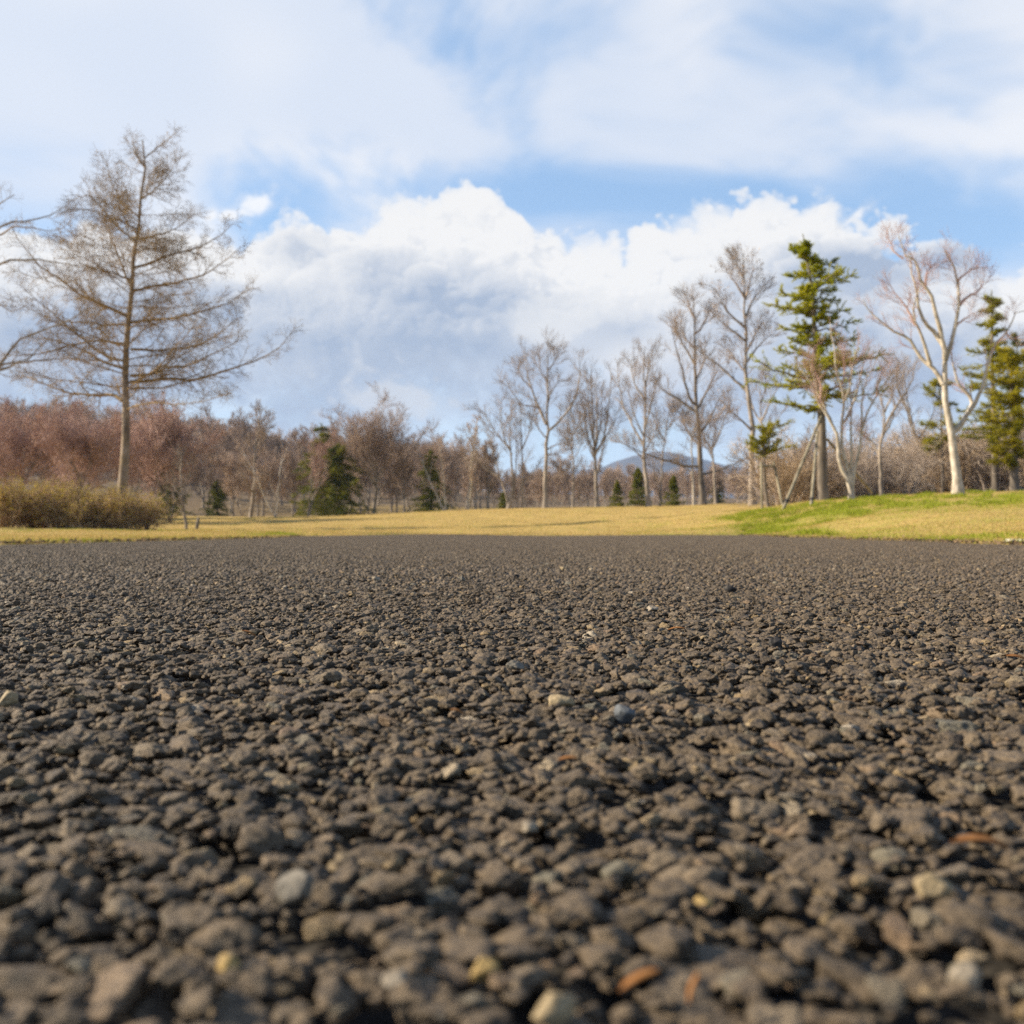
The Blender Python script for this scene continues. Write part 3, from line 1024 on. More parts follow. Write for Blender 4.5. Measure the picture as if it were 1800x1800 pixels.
Z1 = (0, 200, 1800 / 560)
larch_limbs = [
    ([(690, 2345), (702, 1900), (712, 1600), (722, 1300), (742, 1000), (770, 700), (800, 500), (822, 270), (806, 150)], 1.0),
    ([(690, 1620), (640, 1590), (400, 1575), (250, 1530), (100, 1470), (0, 1420)], 0.36),
    ([(735, 1515), (860, 1500), (1000, 1490), (1100, 1500), (1200, 1460), (1400, 1390), (1550, 1310), (1650, 1180)], 0.36, 0.15),
    ([(735, 1555), (900, 1555), (1020, 1540), (1120, 1510), (1330, 1560)], 0.2, -0.3),
    ([(700, 1440), (560, 1390), (480, 1340), (300, 1270), (150, 1230)], 0.3, 0.3),
    ([(705, 1395), (600, 1370), (450, 1250), (300, 1120), (180, 1010)], 0.28, -0.2),
    ([(735, 1480), (870, 1470), (950, 1440), (1080, 1430), (1200, 1380), (1400, 1290)], 0.3, -0.2),
    ([(738, 1330), (900, 1330), (1080, 1300), (1200, 1240), (1330, 1130)], 0.26, 0.2),
    ([(722, 1190), (600, 1190), (480, 1170), (360, 1160), (200, 1150)], 0.24, 0.3),
    ([(728, 1150), (600, 1090), (480, 1040), (380, 960), (260, 880), (180, 790), (110, 680)], 0.34, -0.15),
    ([(735, 1180), (850, 1160), (1000, 1140), (1150, 1090), (1270, 1040), (1400, 950)], 0.28, 0.25),
    ([(742, 1000), (870, 980), (1000, 960), (1120, 930), (1240, 880), (1380, 770)], 0.28, -0.15),
    ([(752, 870), (850, 840), (950, 790), (1100, 750), (1200, 690), (1300, 600)], 0.26, 0.15),
    ([(742, 970), (700, 900), (660, 800), (590, 640), (520, 430)], 0.22, 0.2),
    ([(767, 720), (680, 650), (600, 560), (520, 480), (440, 600)], 0.2, -0.3),
    ([(785, 580), (680, 490), (600, 330), (580, 240)], 0.18, 0.2),
    ([(770, 710), (880, 680), (980, 630), (1080, 540)], 0.2, 0.3),
    ([(775, 650), (650, 600), (520, 560), (420, 560)], 0.16, -0.3),
    ([(800, 480), (880, 420), (950, 330), (990, 250)], 0.15, 0.1),
    ([(815, 300), (760, 220), (740, 120)], 0.12, 0.1),
    ([(818, 250), (900, 190), (1000, 110)], 0.12, -0.1),
    ([(745, 940), (620, 900), (500, 870), (420, 800)], 0.2, -0.4),
    ([(722, 1300), (560, 1290), (400, 1330), (260, 1380), (80, 1390)], 0.22, -0.35),
]
hero('larch_tree', 'tall bare larch with a straight trunk rising behind the low hedge', 'tree', (215, 929), 33.0, larch_limbs, Z1, 0.21, M_larch_bark, M_larch_twig, larch_twigs, seed=1)

# ---- bare tree reaching in from beyond the left edge
left_limbs = [
    ([(-330, 2345), (-335, 2000), (-320, 1700), (-330, 1500), (-340, 1200), (-330, 900)], 1.0),
    ([(-335, 1150), (-200, 900), (-100, 720), (0, 625), (60, 600), (150, 600), (230, 570), (300, 550), (340, 520)], 0.45, 0.05),
    ([(-100, 720), (0, 680), (80, 640), (180, 645), (280, 660), (370, 640)], 0.2, 0.0),
    ([(-330, 1300), (-150, 1000), (0, 855), (90, 830), (180, 830), (280, 840), (380, 860), (460, 870)], 0.45, -0.05),
    ([(-325, 1750), (-150, 1550), (0, 1390), (60, 1290), (150, 1240), (260, 1200), (360, 1160), (450, 1090)], 0.45, 0.1),
    ([(-325, 1650), (-150, 1540), (0, 1460), (100, 1420), (190, 1390), (260, 1310), (300, 1280)], 0.4, -0.1),
    ([(-150, 1560), (0, 1420), (120, 1400), (300, 1380), (500, 1390)], 0.28, 0.1),
    ([(-330, 1000), (-200, 700), (-120, 560), (0, 480), (60, 440)], 0.4, 0.1),
    ([(-335, 1400), (-150, 1300), (-60, 1200), (0, 1080), (100, 1130), (200, 1100)], 0.35, -0.2),
    ([(-335, 1500), (-500, 1200), (-600, 900), (-650, 600)], 0.5, 0.2),
    ([(-335, 1250), (-420, 900), (-400, 600), (-350, 350)], 0.5, -0.2),
]
hero('bare_tree', 'grey bare tree whose branches reach in from the left edge in front of the larch', 'tree', (-103, 930), 24.0, left_limbs, Z1, 0.15, M_grey_bark, M_grey_twig,
     bare_twigs(8, 0.55, 5, 0.32, 3, 0.18, 0.15, 0.3, (0.5, 1.0), 0.0045), seed=2)

# ---- row of bare trees on the far side of the lawn
Z5 = (820, 560, 5.0)
Z6 = (1100, 420, 3.6)
Z7 = (1300, 380, 10 / 3.0)
RG = None
bt = bare_twigs(9, 1.0, 6, 0.6, 4, 0.34, 0.4, 0.2, (0.4, 0.85), 0.0095)
hero('bare_tree', 'bare tree with a tall forked crown, tallest left of the blue mountain', 'tree', (958, 893), 60.0, [
    ([(690, 1665), (692, 1450), (700, 1250), (700, 1100), (715, 1000), (705, 900), (712, 740), (715, 600), (710, 400), (715, 180)], 1.0),
    ([(700, 930), (640, 790), (580, 620), (540, 480), (515, 200)], 0.62), ([(715, 990), (800, 920), (900, 800), (960, 680), (985, 560), (980, 320)], 0.55),
    ([(715, 740), (740, 650), (800, 560), (830, 530), (890, 540)], 0.4), ([(640, 790), (560, 770), (480, 760), (400, 650), (300, 560)], 0.35),
    ([(705, 1150), (800, 1105), (900, 1070), (1000, 1000)], 0.3), ([(705, 1195), (800, 1190), (880, 1150)], 0.28), ([(695, 1450), (800, 1380), (900, 1320), (1010, 1290)], 0.32),
    ([(705, 1050), (640, 980), (580, 890), (520, 830)], 0.3), ([(710, 560), (650, 450), (640, 300)], 0.3), ([(580, 620), (500, 540), (420, 390)], 0.3), ([(712, 460), (770, 380), (800, 240)], 0.28)],
     Z5, 0.17, M_grey_bark, M_grey_twig, bt, seed=3)
hero('bare_tree', 'low wide bare tree with several stems from one foot at the lawn edge', 'tree', (893, 894), 62.0, [
    ([(365, 1670), (390, 1560), (405, 1450), (400, 1300), (385, 1150), (380, 950), (400, 780)], 1.0), ([(370, 1665), (340, 1520), (280, 1380), (200, 1320), (60, 1230)], 0.75, 'stem'),
    ([(490, 1665), (490, 1500), (490, 1250), (480, 1000), (480, 780), (470, 700)], 0.8, 'stem'), ([(440, 1665), (480, 1480), (560, 1380), (640, 1260), (700, 1180)], 0.65, 'stem'),
    ([(405, 1665), (430, 1350), (440, 1100), (430, 900)], 0.6, 'stem'), ([(390, 1150), (300, 1050), (220, 940), (170, 850), (50, 770)], 0.55), ([(488, 1150), (540, 1020), (570, 900), (610, 800)], 0.5),
    ([(290, 1390), (240, 1200), (190, 1050), (150, 900)], 0.45), ([(400, 1200), (330, 1050), (300, 850), (320, 680)], 0.5), ([(280, 1390), (150, 1300), (40, 1100), (-20, 980)], 0.4)],
     Z5, 0.12, M_grey_bark, M_grey_twig, bt, seed=4)
hero('bare_tree', 'slim bare tree with one thin stem right of the tall forked one', 'tree', (1007, 892), 63.0, [
    ([(935, 1665), (940, 1400), (935, 1200), (930, 1040), (960, 880), (1000, 700)], 1.0), ([(932, 1050), (890, 900), (860, 800)], 0.5), ([(935, 1020), (1000, 930), (1050, 850)], 0.5),
    ([(935, 1250), (990, 1150), (1030, 1020)], 0.4), ([(935, 1180), (880, 1060), (840, 980)], 0.4), ([(950, 930), (920, 800), (940, 680)], 0.4)],
     Z5, 0.09, M_grey_bark, M_grey_twig, bt, seed=5)
hero('bare_tree', 'bare tree with a brush of upright branches, left of the smallest spruce', 'tree', (1049, 891), 60.0, [
    ([(1150, 1665), (1135, 1400), (1130, 1250), (1125, 1160), (1110, 900), (1100, 650), (1095, 450)], 1.0), ([(1125, 1160), (1150, 1000), (1160, 700), (1150, 480)], 0.6),
    ([(1128, 1180), (1200, 1050), (1240, 750), (1250, 500)], 0.6), ([(1130, 1200), (1260, 980), (1330, 850), (1360, 750)], 0.55), ([(1125, 1200), (1060, 1030), (1030, 850), (1000, 700)], 0.55),
    ([(1140, 1400), (1180, 1250), (1230, 1050), (1300, 900)], 0.5), ([(1125, 1100), (1080, 900), (1060, 700), (1050, 560)], 0.5), ([(1135, 1130), (1190, 900), (1200, 700), (1210, 560)], 0.5),
    ([(1130, 1250), (1080, 1150), (1020, 1000), (980, 900)], 0.4)],
     Z5, 0.15, M_grey_bark, M_grey_twig, bt, seed=6)
hero('bare_tree', 'bare tree with a light grey trunk between the second and third small spruce', 'tree', (1138, 890), 56.0, [
    ([(145, 1695), (120, 1430), (115, 1270), (125, 1000), (112, 850), (120, 680)], 1.0), ([(110, 1300), (60, 1200), (0, 1050), (-30, 850), (-30, 720)], 0.55), ([(118, 1200), (160, 1050), (190, 900)], 0.45),
    ([(122, 1020), (60, 900), (40, 740)], 0.5), ([(118, 1400), (40, 1330), (-40, 1290)], 0.4), ([(122, 940), (150, 800), (180, 690)], 0.45), ([(112, 1250), (40, 1100), (0, 950)], 0.4),
    ([(120, 1350), (170, 1260), (200, 1180)], 0.35)],
     Z6, 0.15, M_grey_bark, M_grey_twig, bt, seed=7)
hero('bare_tree', 'small bare tree with a thin curved stem next to the third small spruce', 'tree', (1160, 890), 57.0, [
    ([(215, 1695), (225, 1550), (230, 1400), (250, 1250), (265, 1150), (280, 1050)], 1.0), ([(245, 1280), (190, 1150), (160, 1000)], 0.5), ([(255, 1220), (300, 1150), (330, 1050)], 0.5),
    ([(235, 1380), (180, 1320), (140, 1200)], 0.4), ([(215, 1650), (180, 1500), (130, 1420)], 0.4)],
     Z6, 0.085, M_grey_bark, M_grey_twig, bt, seed=8)
hero('bare_tree', 'large dark bare tree with long low side branches over the lawn edge', 'tree', (1235, 889), 54.0, [
    ([(487, 1695), (480, 1550), (468, 1350), (460, 1150), (445, 1050), (440, 900), (435, 700), (435, 550), (430, 400), (425, 360)], 1.0), ([(455, 1100), (400, 1060), (320, 1000), (220, 930), (170, 830)], 0.5),
    ([(445, 1050), (400, 1010), (340, 830), (290, 680), (260, 580)], 0.45), ([(440, 800), (390, 700), (340, 600), (300, 500)], 0.4), ([(460, 1070), (490, 1000), (540, 900), (580, 800)], 0.4),
    ([(470, 1230), (530, 1150), (600, 1010), (640, 960)], 0.42), ([(475, 1440), (380, 1435), (300, 1415), (200, 1380), (60, 1330), (0, 1295)], 0.42, 0.1), ([(485, 1490), (560, 1475), (640, 1440), (720, 1410), (790, 1370)], 0.38, 0.1),
    ([(437, 600), (480, 560), (530, 450)], 0.35), ([(465, 1310), (400, 1230), (370, 1170)], 0.3), ([(436, 500), (400, 430), (375, 365)], 0.35), ([(440, 900), (500, 780), (520, 650)], 0.35), ([(440, 700), (370, 620), (340, 520)], 0.3)],
     Z6, 0.22, M_dark_bark, M_grey_twig, bt, seed=9)
hero('bare_tree', 'short thin bare tree right of the large dark one', 'tree', (1258, 889), 53.0, [
    ([(570, 1695), (560, 1500), (550, 1340), (560, 1250), (575, 1130)], 1.0), ([(550, 1340), (500, 1250), (480, 1150)], 0.6), ([(552, 1320), (580, 1250), (610, 1150), (640, 1060)], 0.6), ([(555, 1400), (520, 1330), (500, 1300)], 0.4)],
     Z6, 0.10, M_grey_bark, M_grey_twig, bt, seed=10)
hero('bare_tree', 'thin bare tree with a pale stem just left of the large dark one', 'tree', (1220, 889), 58.0, [
    ([(432, 1695), (425, 1500), (415, 1280), (400, 1150), (390, 1050)], 1.0), ([(424, 1500), (390, 1450), (360, 1420)], 0.5), ([(415, 1280), (450, 1150), (470, 1080)], 0.5), ([(412, 1250), (370, 1170), (350, 1080)], 0.45)],
     Z6, 0.10, M_pale_bark, M_grey_twig, bt, seed=11)
hero('bare_tree', 'tallest slender bare tree with rusty leftover leaves, left of the cedar', 'tree', (1324, 887), 46.0, [
    ([(805, 1685), (800, 1480), (795, 1300), (800, 1180), (780, 1030), (765, 900), (760, 700), (755, 450), (745, 250), (740, 90)], 1.0), ([(768, 960), (700, 900), (600, 800), (500, 720), (450, 680)], 0.45),
    ([(757, 560), (680, 500), (620, 440), (570, 340), (520, 300)], 0.4), ([(757, 500), (800, 400), (850, 330), (900, 280)], 0.4), ([(760, 650), (700, 600), (640, 560), (560, 480)], 0.38), ([(765, 780), (830, 690), (900, 620), (960, 590)], 0.38),
    ([(795, 1210), (740, 1160), (650, 1090), (600, 1030)], 0.38), ([(755, 380), (790, 280), (830, 150)], 0.36), ([(750, 370), (690, 280), (630, 210)], 0.36), ([(765, 850), (700, 760), (640, 660)], 0.35), ([(762, 720), (820, 600), (870, 520)], 0.35),
    ([(745, 250), (710, 160), (700, 100)], 0.3)],
     Z6, 0.19, M_grey_bark, M_grey_twig, bare_twigs(9, 0.85, 6, 0.5, 4, 0.30, 0.4, 0.2, (0.4, 0.85), 0.0075, bud=(0.05, 0.11)), seed=12)
hero('bare_tree', 'bare forked tree between the tall slender one and the cedar', 'tree', (1342, 887), 47.0, [
    ([(885, 1690), (878, 1500), (868, 1300), (860, 1160), (850, 1000), (840, 850)], 1.0), ([(862, 1170), (820, 1080), (800, 950), (790, 850)], 0.6), ([(862, 1150), (900, 1050), (945, 950), (980, 880)], 0.6), ([(855, 1040), (890, 940), (900, 820)], 0.45),
    ([(870, 1300), (920, 1220), (970, 1110), (1000, 1080)], 0.5)],
     Z6, 0.10, M_grey_bark, M_grey_twig, bare_twigs(8, 0.8, 5, 0.5, 4, 0.30, 0.3, 0.2, (0.4, 0.9), 0.0075), seed=13)

# ---- pale trees on the right bank
hero('pale_tree', 'white barked tree with many stems from one foot, in front of the cedar', 'tree', (1496, 880), 26.0, [
    ([(655, 1672), (650, 1580), (600, 1480), (575, 1370), (580, 1290), (530, 1200), (470, 1100), (430, 1020), (390, 940), (340, 850)], 1.0), ([(655, 1672), (650, 1560), (625, 1450), (600, 1330), (605, 1200), (610, 1100), (600, 990), (570, 900), (540, 720), (530, 620)], 0.8, 'stem'),
    ([(660, 1672), (655, 1540), (655, 1300), (652, 1100), (648, 950), (650, 780)], 0.6, 'stem'), ([(664, 1672), (662, 1540), (695, 1400), (720, 1250), (760, 1130), (800, 1060), (870, 950), (940, 850)], 0.75, 'stem'),
    ([(600, 1220), (640, 1160), (690, 1040), (730, 880), (760, 740)], 0.5, 0.1), ([(560, 1250), (510, 1130), (470, 1040), (450, 940), (420, 820)], 0.45, 0.2), ([(606, 1100), (640, 1000), (655, 860), (690, 740)], 0.4, -0.2),
    ([(470, 1100), (480, 980), (440, 870), (450, 760)], 0.35, 0.2), ([(720, 1250), (712, 1100), (740, 960), (800, 830)], 0.4, -0.1), ([(600, 990), (620, 880), (600, 760)], 0.35), ([(800, 1060), (810, 950), (860, 850)], 0.35)],
     Z7, 0.085, M_pale_bark, M_pink_twig, bare_twigs(8, 0.5, 5, 0.32, 3, 0.20, 0.35, 0.3, (0.4, 0.8), 0.0042, trunk_t=0.6), seed=14, depth=0.3)
hero('pale_tree', 'large white barked tree with thick bent limbs on the right bank', 'tree', (1684, 868), 25.0, [
    ([(1283, 1628), (1265, 1500), (1250, 1350), (1243, 1250), (1225, 1150), (1207, 1000), (1205, 900), (1208, 815), (1245, 740), (1262, 650), (1290, 530), (1280, 400), (1250, 300), (1200, 200)], 1.0),
    ([(1195, 985), (1140, 890), (1080, 830), (1040, 760), (1000, 700), (920, 660), (850, 600), (790, 540), (755, 465)], 0.5, 0.2), ([(1207, 840), (1190, 740), (1130, 540), (1090, 430), (1040, 370), (1020, 280), (960, 250), (910, 130)], 0.6, -0.1),
    ([(1192, 750), (1150, 690), (1080, 600), (1060, 540), (1040, 400), (1020, 330), (1010, 200)], 0.5, 0.1), ([(1290, 520), (1340, 470), (1400, 440), (1440, 365)], 0.36, 0.1), ([(1120, 870), (1050, 690), (1010, 620), (1010, 500), (1040, 410)], 0.42, -0.2),
    ([(1030, 640), (980, 520), (920, 440), (893, 385)], 0.3, 0.2), ([(1245, 1270), (1290, 1230), (1340, 1160), (1370, 1095), (1330, 1010), (1290, 980), (1275, 900), (1255, 790)], 0.62, 0.1),
    ([(1350, 1140), (1390, 1080), (1430, 960), (1450, 860), (1500, 740), (1560, 680), (1610, 570), (1660, 560)], 0.45, -0.05), ([(1090, 430), (1100, 330), (1140, 280), (1180, 270)], 0.25), ([(1275, 380), (1330, 330), (1360, 300)], 0.25), ([(960, 250), (900, 190), (905, 120)], 0.22),
    ([(1560, 680), (1590, 720), (1640, 700)], 0.2), ([(1262, 650), (1320, 600), (1390, 560)], 0.25)],
     Z7, 0.145, M_pale_bark, M_pink_twig, bare_twigs(8, 0.6, 5, 0.34, 3, 0.20, 0.3, 0.35, (0.4, 0.85), 0.0045, trunk_t=0.72), seed=15, depth=0.3)
hero('bare_tree', 'thin grey bare tree with a propping stake right of the white many stemmed tree', 'tree', (1551, 877), 31.0, [
    ([(835, 1665), (828, 1500), (820, 1380), (840, 1250), (850, 1150), (820, 1050), (800, 960)], 1.0), ([(822, 1400), (770, 1290), (720, 1230)], 0.5), ([(845, 1250), (900, 1120), (960, 1000), (980, 850)], 0.6), ([(835, 1300), (900, 1200), (930, 1080), (900, 960)], 0.5),
    ([(850, 1150), (880, 1050), (870, 930)], 0.45)],
     Z7, 0.085, M_grey_bark, M_grey_twig, bare_twigs(8, 0.6, 5, 0.36, 4, 0.22, 0.35, 0.3, (0.4, 0.8), 0.005), seed=16)
hero('bare_tree', 'pair of thin grey stems rising from the thicket left of the large white tree', 'tree', (1620, 872), 36.0, [
    ([(1085, 1640), (1060, 1400), (1000, 1200), (960, 1080), (900, 960), (860, 850)], 1.0), ([(1060, 1400), (1040, 1200), (1010, 1050), (1020, 900)], 0.7), ([(1010, 1220), (960, 1000), (940, 880)], 0.5), ([(960, 1080), (930, 980), (950, 850)], 0.45), ([(1050, 1300), (1110, 1200), (1140, 1080)], 0.5)],
     Z7, 0.075, M_grey_bark, M_grey_twig, bare_twigs(8, 0.7, 5, 0.42, 4, 0.25, 0.35, 0.3, (0.4, 0.8), 0.0055), seed=17)


# ------------------------------------------------------------------ evergreens
def needles(acc, rng, P, n, ln, wd, up=0.3, spread=0.8, flat=1.0, t0=0.0):
    """needle tufts along branch lines P (B,k,3)"""
    B, k, _ = P.shape
    idx = np.repeat(np.arange(B), n)
    u = (t0 + (1 - t0) * rng.random(len(idx))) * (k - 1.001)
    i = u.astype(int); w = (u - i)[:, None]
    p = P[idx, i] * (1 - w) + P[idx, i + 1] * w
    t = norm(P[idx, i + 1] - P[idx, i])
    r = rng.normal(size=p.shape); r[:, 2] *= flat
    d = norm(t * 0.7 + r * spread + np.array([0, 0, up]))
    slivers(acc, p, d, ln * (0.6 + 0.7 * rng.random(len(p))), wd, rng)


def brace(label, poles, d, group=None, band=True, bar=None, name='tree_brace', r=0.035, tf=Z7):
    ox, oy, sc = tf
    q = lambda x, y, dd: np.array(pt(ox + x / sc, oy + y / sc, dd))
    b0 = q(*poles[0][0], poles[0][2])
    root = empty(name, (b0[0], b0[1], gz(b0[0], b0[1])), label, 'tree brace', group)
    o = np.array(root.location)
    for (a, b, da, db) in poles:
        A, Bp = q(*a, da), q(*b, db)
        A[2] = gz(A[0], A[1]) - 0.05
        acc = Acc()
        C = resample(np.array([A, (A + Bp) / 2, Bp]), 8) - o
        tubes(acc, C[None], np.linspace(r * 1.1, r * 0.9, 8)[None], 10)
        e = norm(Bp - A)
        tubes(acc, np.array([[C[-1], C[-1] + e * 0.012]]), np.array([[r * 0.9, 0.001]]), 10)
        po = acc.build('pole', M_post, root)
        if band:
            bb = Acc(); L = np.linalg.norm(Bp - A); f = 0.30 / L
            s0, s1 = C[0] + (C[-1] - C[0]) * f * 1.0, C[0] + (C[-1] - C[0]) * f * 1.35
            tubes(bb, np.array([[s0, s0 + e * 0.002, s1 - e * 0.002, s1]]), np.array([[r * 1.0, r * 1.25, r * 1.25, r * 1.0]]), 10)
            bb.build('band', M_band, po)
    if bar:
        a, b, dd = bar
        A, Bp = q(*a, dd), q(*b, dd)
        acc = Acc(); tubes(acc, (resample(np.array([A, Bp]), 4) - o)[None], np.full((1, 4), r * 0.9), 8)
        acc.build('crossbar', M_post, root)
    return root


def tiered(name, label, cat, px, py, d, trunk, tips, tf, r0, m_trunk, m_leaf, seed, extra=3, ln=0.13, per=46, side=0.42, group=None, nlim=1.0):
    """conifer with separate flat limbs: trunk points, then (root y, tip x, tip y) per limb in zoom pixels"""
    rng = np.random.default_rng(seed)
    ox, oy, sc = tf
    X0 = (px - 900) / F * d; g0 = gz(X0, d)
    root = empty(name, (X0, d, g0), label, cat, group)
    o = np.array([X0, d, g0])
    p = np.array([(ox + x / sc, oy + y / sc) for x, y in trunk])
    W = np.column_stack([(p[:, 0] - 900) / F * d, np.full(len(p), d), H + (HY - p[:, 1]) / F * d]); W[0, 2] = g0 - 0.06
    C = resample(W, 24) - o
    tr, lf = Acc(), Acc()
    br = tr
    tubes(tr, C[None], (r0 * (1 - np.linspace(0, 1, 24) * 0.93))[None] * np.array([[1.25] + [1] * 23]), 12)
    LP = []
    def limb(rz, tip):
        a = np.array([np.interp(rz, C[:, 2], C[:, 0]), np.interp(rz, C[:, 2], C[:, 1]), rz])
        m = a * 0.5 + tip * 0.5 + np.array([0, 0, -0.05 * np.linalg.norm(tip - a)])
        L = resample(np.array([a, m, tip]), 10)
        L[1:-1] += rng.normal(0, 0.02, (8, 3))
        LP.append(L)
    for ry, tx, ty in tips:
        rz = H + (HY - (oy + ry / sc)) / F * d - g0
        tip = np.array([((ox + tx / sc) - 900) / F * d - X0, rng.uniform(-0.35, 0.35) * abs(((ox + tx / sc) - 900) / F * d - X0), H + (HY - (oy + ty / sc)) / F * d - g0])
        limb(rz, tip)
        ax = np.interp(rz, C[:, 2], C[:, 0])
        ln_ = abs(tip[0] - ax)
        for e in range(extra):
            a = rng.choice([-1, 1]) * rng.uniform(0.7, 1.6) + math.pi / 2 * 0
            l2 = ln_ * rng.uniform(0.45, 0.95)
            sg = np.sign(tip[0] - ax)
            rz2 = rz + rng.uniform(-0.10, 0.10)
            limb(rz2, np.array([ax + sg * math.cos(a) * l2, math.sin(a) * l2, rz2 + (tip[2] - rz) * 0.7 + rng.uniform(-0.05, 0.12) * l2]))
    LP = np.array(LP)
    Ls = np.linalg.norm(LP[:, -1] - LP[:, 0], axis=1)
    tubes(br, LP, (0.012 + 0.012 * Ls)[:, None] * np.linspace(1, 0.25, 10)[None], 5)
    S = grow(rng, LP, np.full(LP.shape[:2], 0.01), 16, 0.22, 1.0, (0.6, 1.15), lambda t: side * (1.1 - 0.75 * t), 5, 0.6, 0.12, 0.14, rmin=0.004, flat=0.15)
    tubes(br, *S, 3)
    needles(lf, rng, S[0], int(per * nlim), ln, 0.015, 0.22, 0.55, 0.4)
    needles(lf, rng, LP, int(per * 2.2), ln, 0.015, 0.30, 0.5, 0.45, 0.3)
    needles(lf, rng, C[None, 17:], 160, ln * 0.8, 0.018, 0.3, 0.6)
    t = tr.build('trunk', m_trunk, root)
    lf.build('foliage', m_leaf, root, smooth=False)
    return root


cedar_tips = [(190, 310, 172), (215, 318, 197), (190, 415, 190), (265, 340, 228), (270, 480, 270), (310, 560, 262), (350, 290, 342), (360, 590, 335), (400, 695, 338), (420, 350, 415), (440, 560, 430),
              (480, 225, 455), (500, 560, 500), (545, 165, 520), (570, 330, 540), (560, 655, 545), (600, 560, 600), (640, 320, 640), (680, 245, 655), (665, 675, 630), (740, 715, 705), (740, 600, 720), (760, 300, 720), (830, 230, 775),
              (850, 780, 820), (880, 855, 808), (900, 700, 860), (960, 45, 862), (930, 860, 880), (960, 250, 880), (1000, 90, 950), (985, 300, 960), (1050, 885, 1015), (1060, 640, 1040), (1110, 190, 1085), (1120, 330, 1110)]
tiered('cedar_tree', 'dark green cedar with flat spreading limbs and a pointed top on the right bank', 'tree', 1445, 881, 27.5,
       [(487, 1672), (486, 1500), (483, 1300), (478, 1150), (455, 900), (435, 600), (420, 400), (395, 250), (372, 105)], cedar_tips, Z7, 0.14, M_dark_bark, M_cedar, 31, extra=2, side=0.42, ln=0.08, per=52)
brace('two long wooden props leaning on the cedar trunk', [((250, 1730), (478, 1175), 25.2, 27.25), ((418, 1727), (457, 1262), 24.6, 27.2), ((815, 1600), (512, 1305), 29.5, 27.6)], 26)
M_tips = [(1320, 55, 1300), (1340, 130, 1290), (1370, 40, 1330), (1330, 210, 1270), (1360, 240, 1320), (1380, 340, 1335), (1280, 220, 1210), (1250, 110, 1240), (1260, 300, 1200), (1390, 200, 1375), (1400, 80, 1365), (1300, 170, 1230)]
tiered('pine_tree', 'small staked pine with a tuft of yellow green needles, left of the cedar', 'tree', 1345, 892, 28.0,
       [(170, 1690), (150, 1580), (145, 1450), (140, 1350), (150, 1270), (175, 1200)], M_tips, Z7, 0.05, M_dark_bark, M_pine, 32, extra=1, ln=0.10, per=13, side=0.4)
brace('short wooden frame of two posts and a bar propping the small pine', [((132, 1705), (128, 1440), 27.4, 27.6), ((255, 1700), (200, 1440), 27.2, 27.7)], 27.6, band=False, bar=((105, 1467), (208, 1463), 27.62), r=0.032)

# right edge evergreens
Q_tips = [(500, 1440, 480), (520, 1530, 510), (560, 1420, 560), (600, 1545, 600), (640, 1400, 640), (680, 1550, 670), (720, 1420, 730), (760, 1560, 740), (800, 1330, 790), (830, 1560, 820), (860, 1280, 900), (880, 1580, 880),
          (940, 1300, 930), (960, 1600, 960), (1010, 1330, 1000), (1050, 1580, 1060), (1110, 1300, 1140), (1130, 1560, 1130), (1190, 1290, 1190), (1230, 1330, 1250), (1230, 1520, 1240), (1290, 1310, 1290)]
tiered('pine_tree', 'tall thin pine with loose needle clumps behind the large white tree', 'tree', 1752, 866, 33.0,
       [(1500, 1630), (1495, 1300), (1485, 1050), (1480, 800), (1480, 600), (1478, 440)], Q_tips, Z7, 0.12, M_dark_bark, M_pine, 33, extra=2, ln=0.13, per=20, side=0.36)
tiered('yew_tree', 'golden green evergreen filling the right edge of the picture', 'tree', 1786, 865, 31.0,
       [(1700, 1620), (1690, 1300), (1680, 1000), (1670, 780)], [(820, 1600, 790), (860, 1570, 840), (900, 1720, 830), (920, 1560, 900), (980, 1550, 950), (1020, 1750, 980), (1050, 1520, 1040), (1100, 1540, 1080), (1110, 1760, 1080), (1160, 1500, 1150),
        (1210, 1530, 1200), (1240, 1770, 1200), (1270, 1500, 1270), (1330, 1540, 1320), (1380, 1560, 1370), (1400, 1770, 1380), (1440, 1570, 1430)], (1274, 380, 10 / 3.0), 0.14, M_dark_bark, M_gold, 34, extra=3, ln=0.13, per=26, side=0.42)
tiered('pine_tree', 'dark pine at the right edge behind the golden evergreen', 'tree', 1790, 865, 37.0,
       [(1640, 1620), (1635, 1200), (1630, 900), (1625, 700)], [(730, 1600, 700), (760, 1680, 740), (820, 1570, 800), (860, 1690, 830), (900, 1560, 870), (960, 1700, 930), (1000, 1540, 1010), (1080, 1580, 1050), (1150, 1530, 1180), (1250, 1530, 1260)], Z7, 0.12, M_dark_bark, M_spruce, 35, extra=1, ln=0.14, per=20, side=0.4)
tiered('pine_tree', 'green evergreen mostly cut off by the right edge of the picture', 'tree', 1846, 864, 35.0,
       [(1500, 1630), (1495, 1300), (1485, 1050), (1480, 800), (1480, 640)], [q for q in Q_tips if q[0] > 650], (1402, 380, 10 / 3.0), 0.12, M_dark_bark, M_pine, 38, extra=2, ln=0.14, per=26, side=0.45)
tiered('pine_tree', 'low loose pine with drooping sprays left of the large white trunk', 'tree', 1655, 870, 34.0,
       [(1190, 1630), (1190, 1400), (1180, 1150), (1170, 950)], [(960, 1120, 980), (990, 1240, 980), (1080, 1090, 1000), (1100, 1260, 1100), (1200, 1060, 1220), (1210, 1280, 1230), (1290, 1060, 1330), (1300, 1250, 1310), (1360, 1090, 1360)], Z7, 0.06, M_dark_bark, M_pine, 36, extra=1, ln=0.15, per=16, side=0.4)


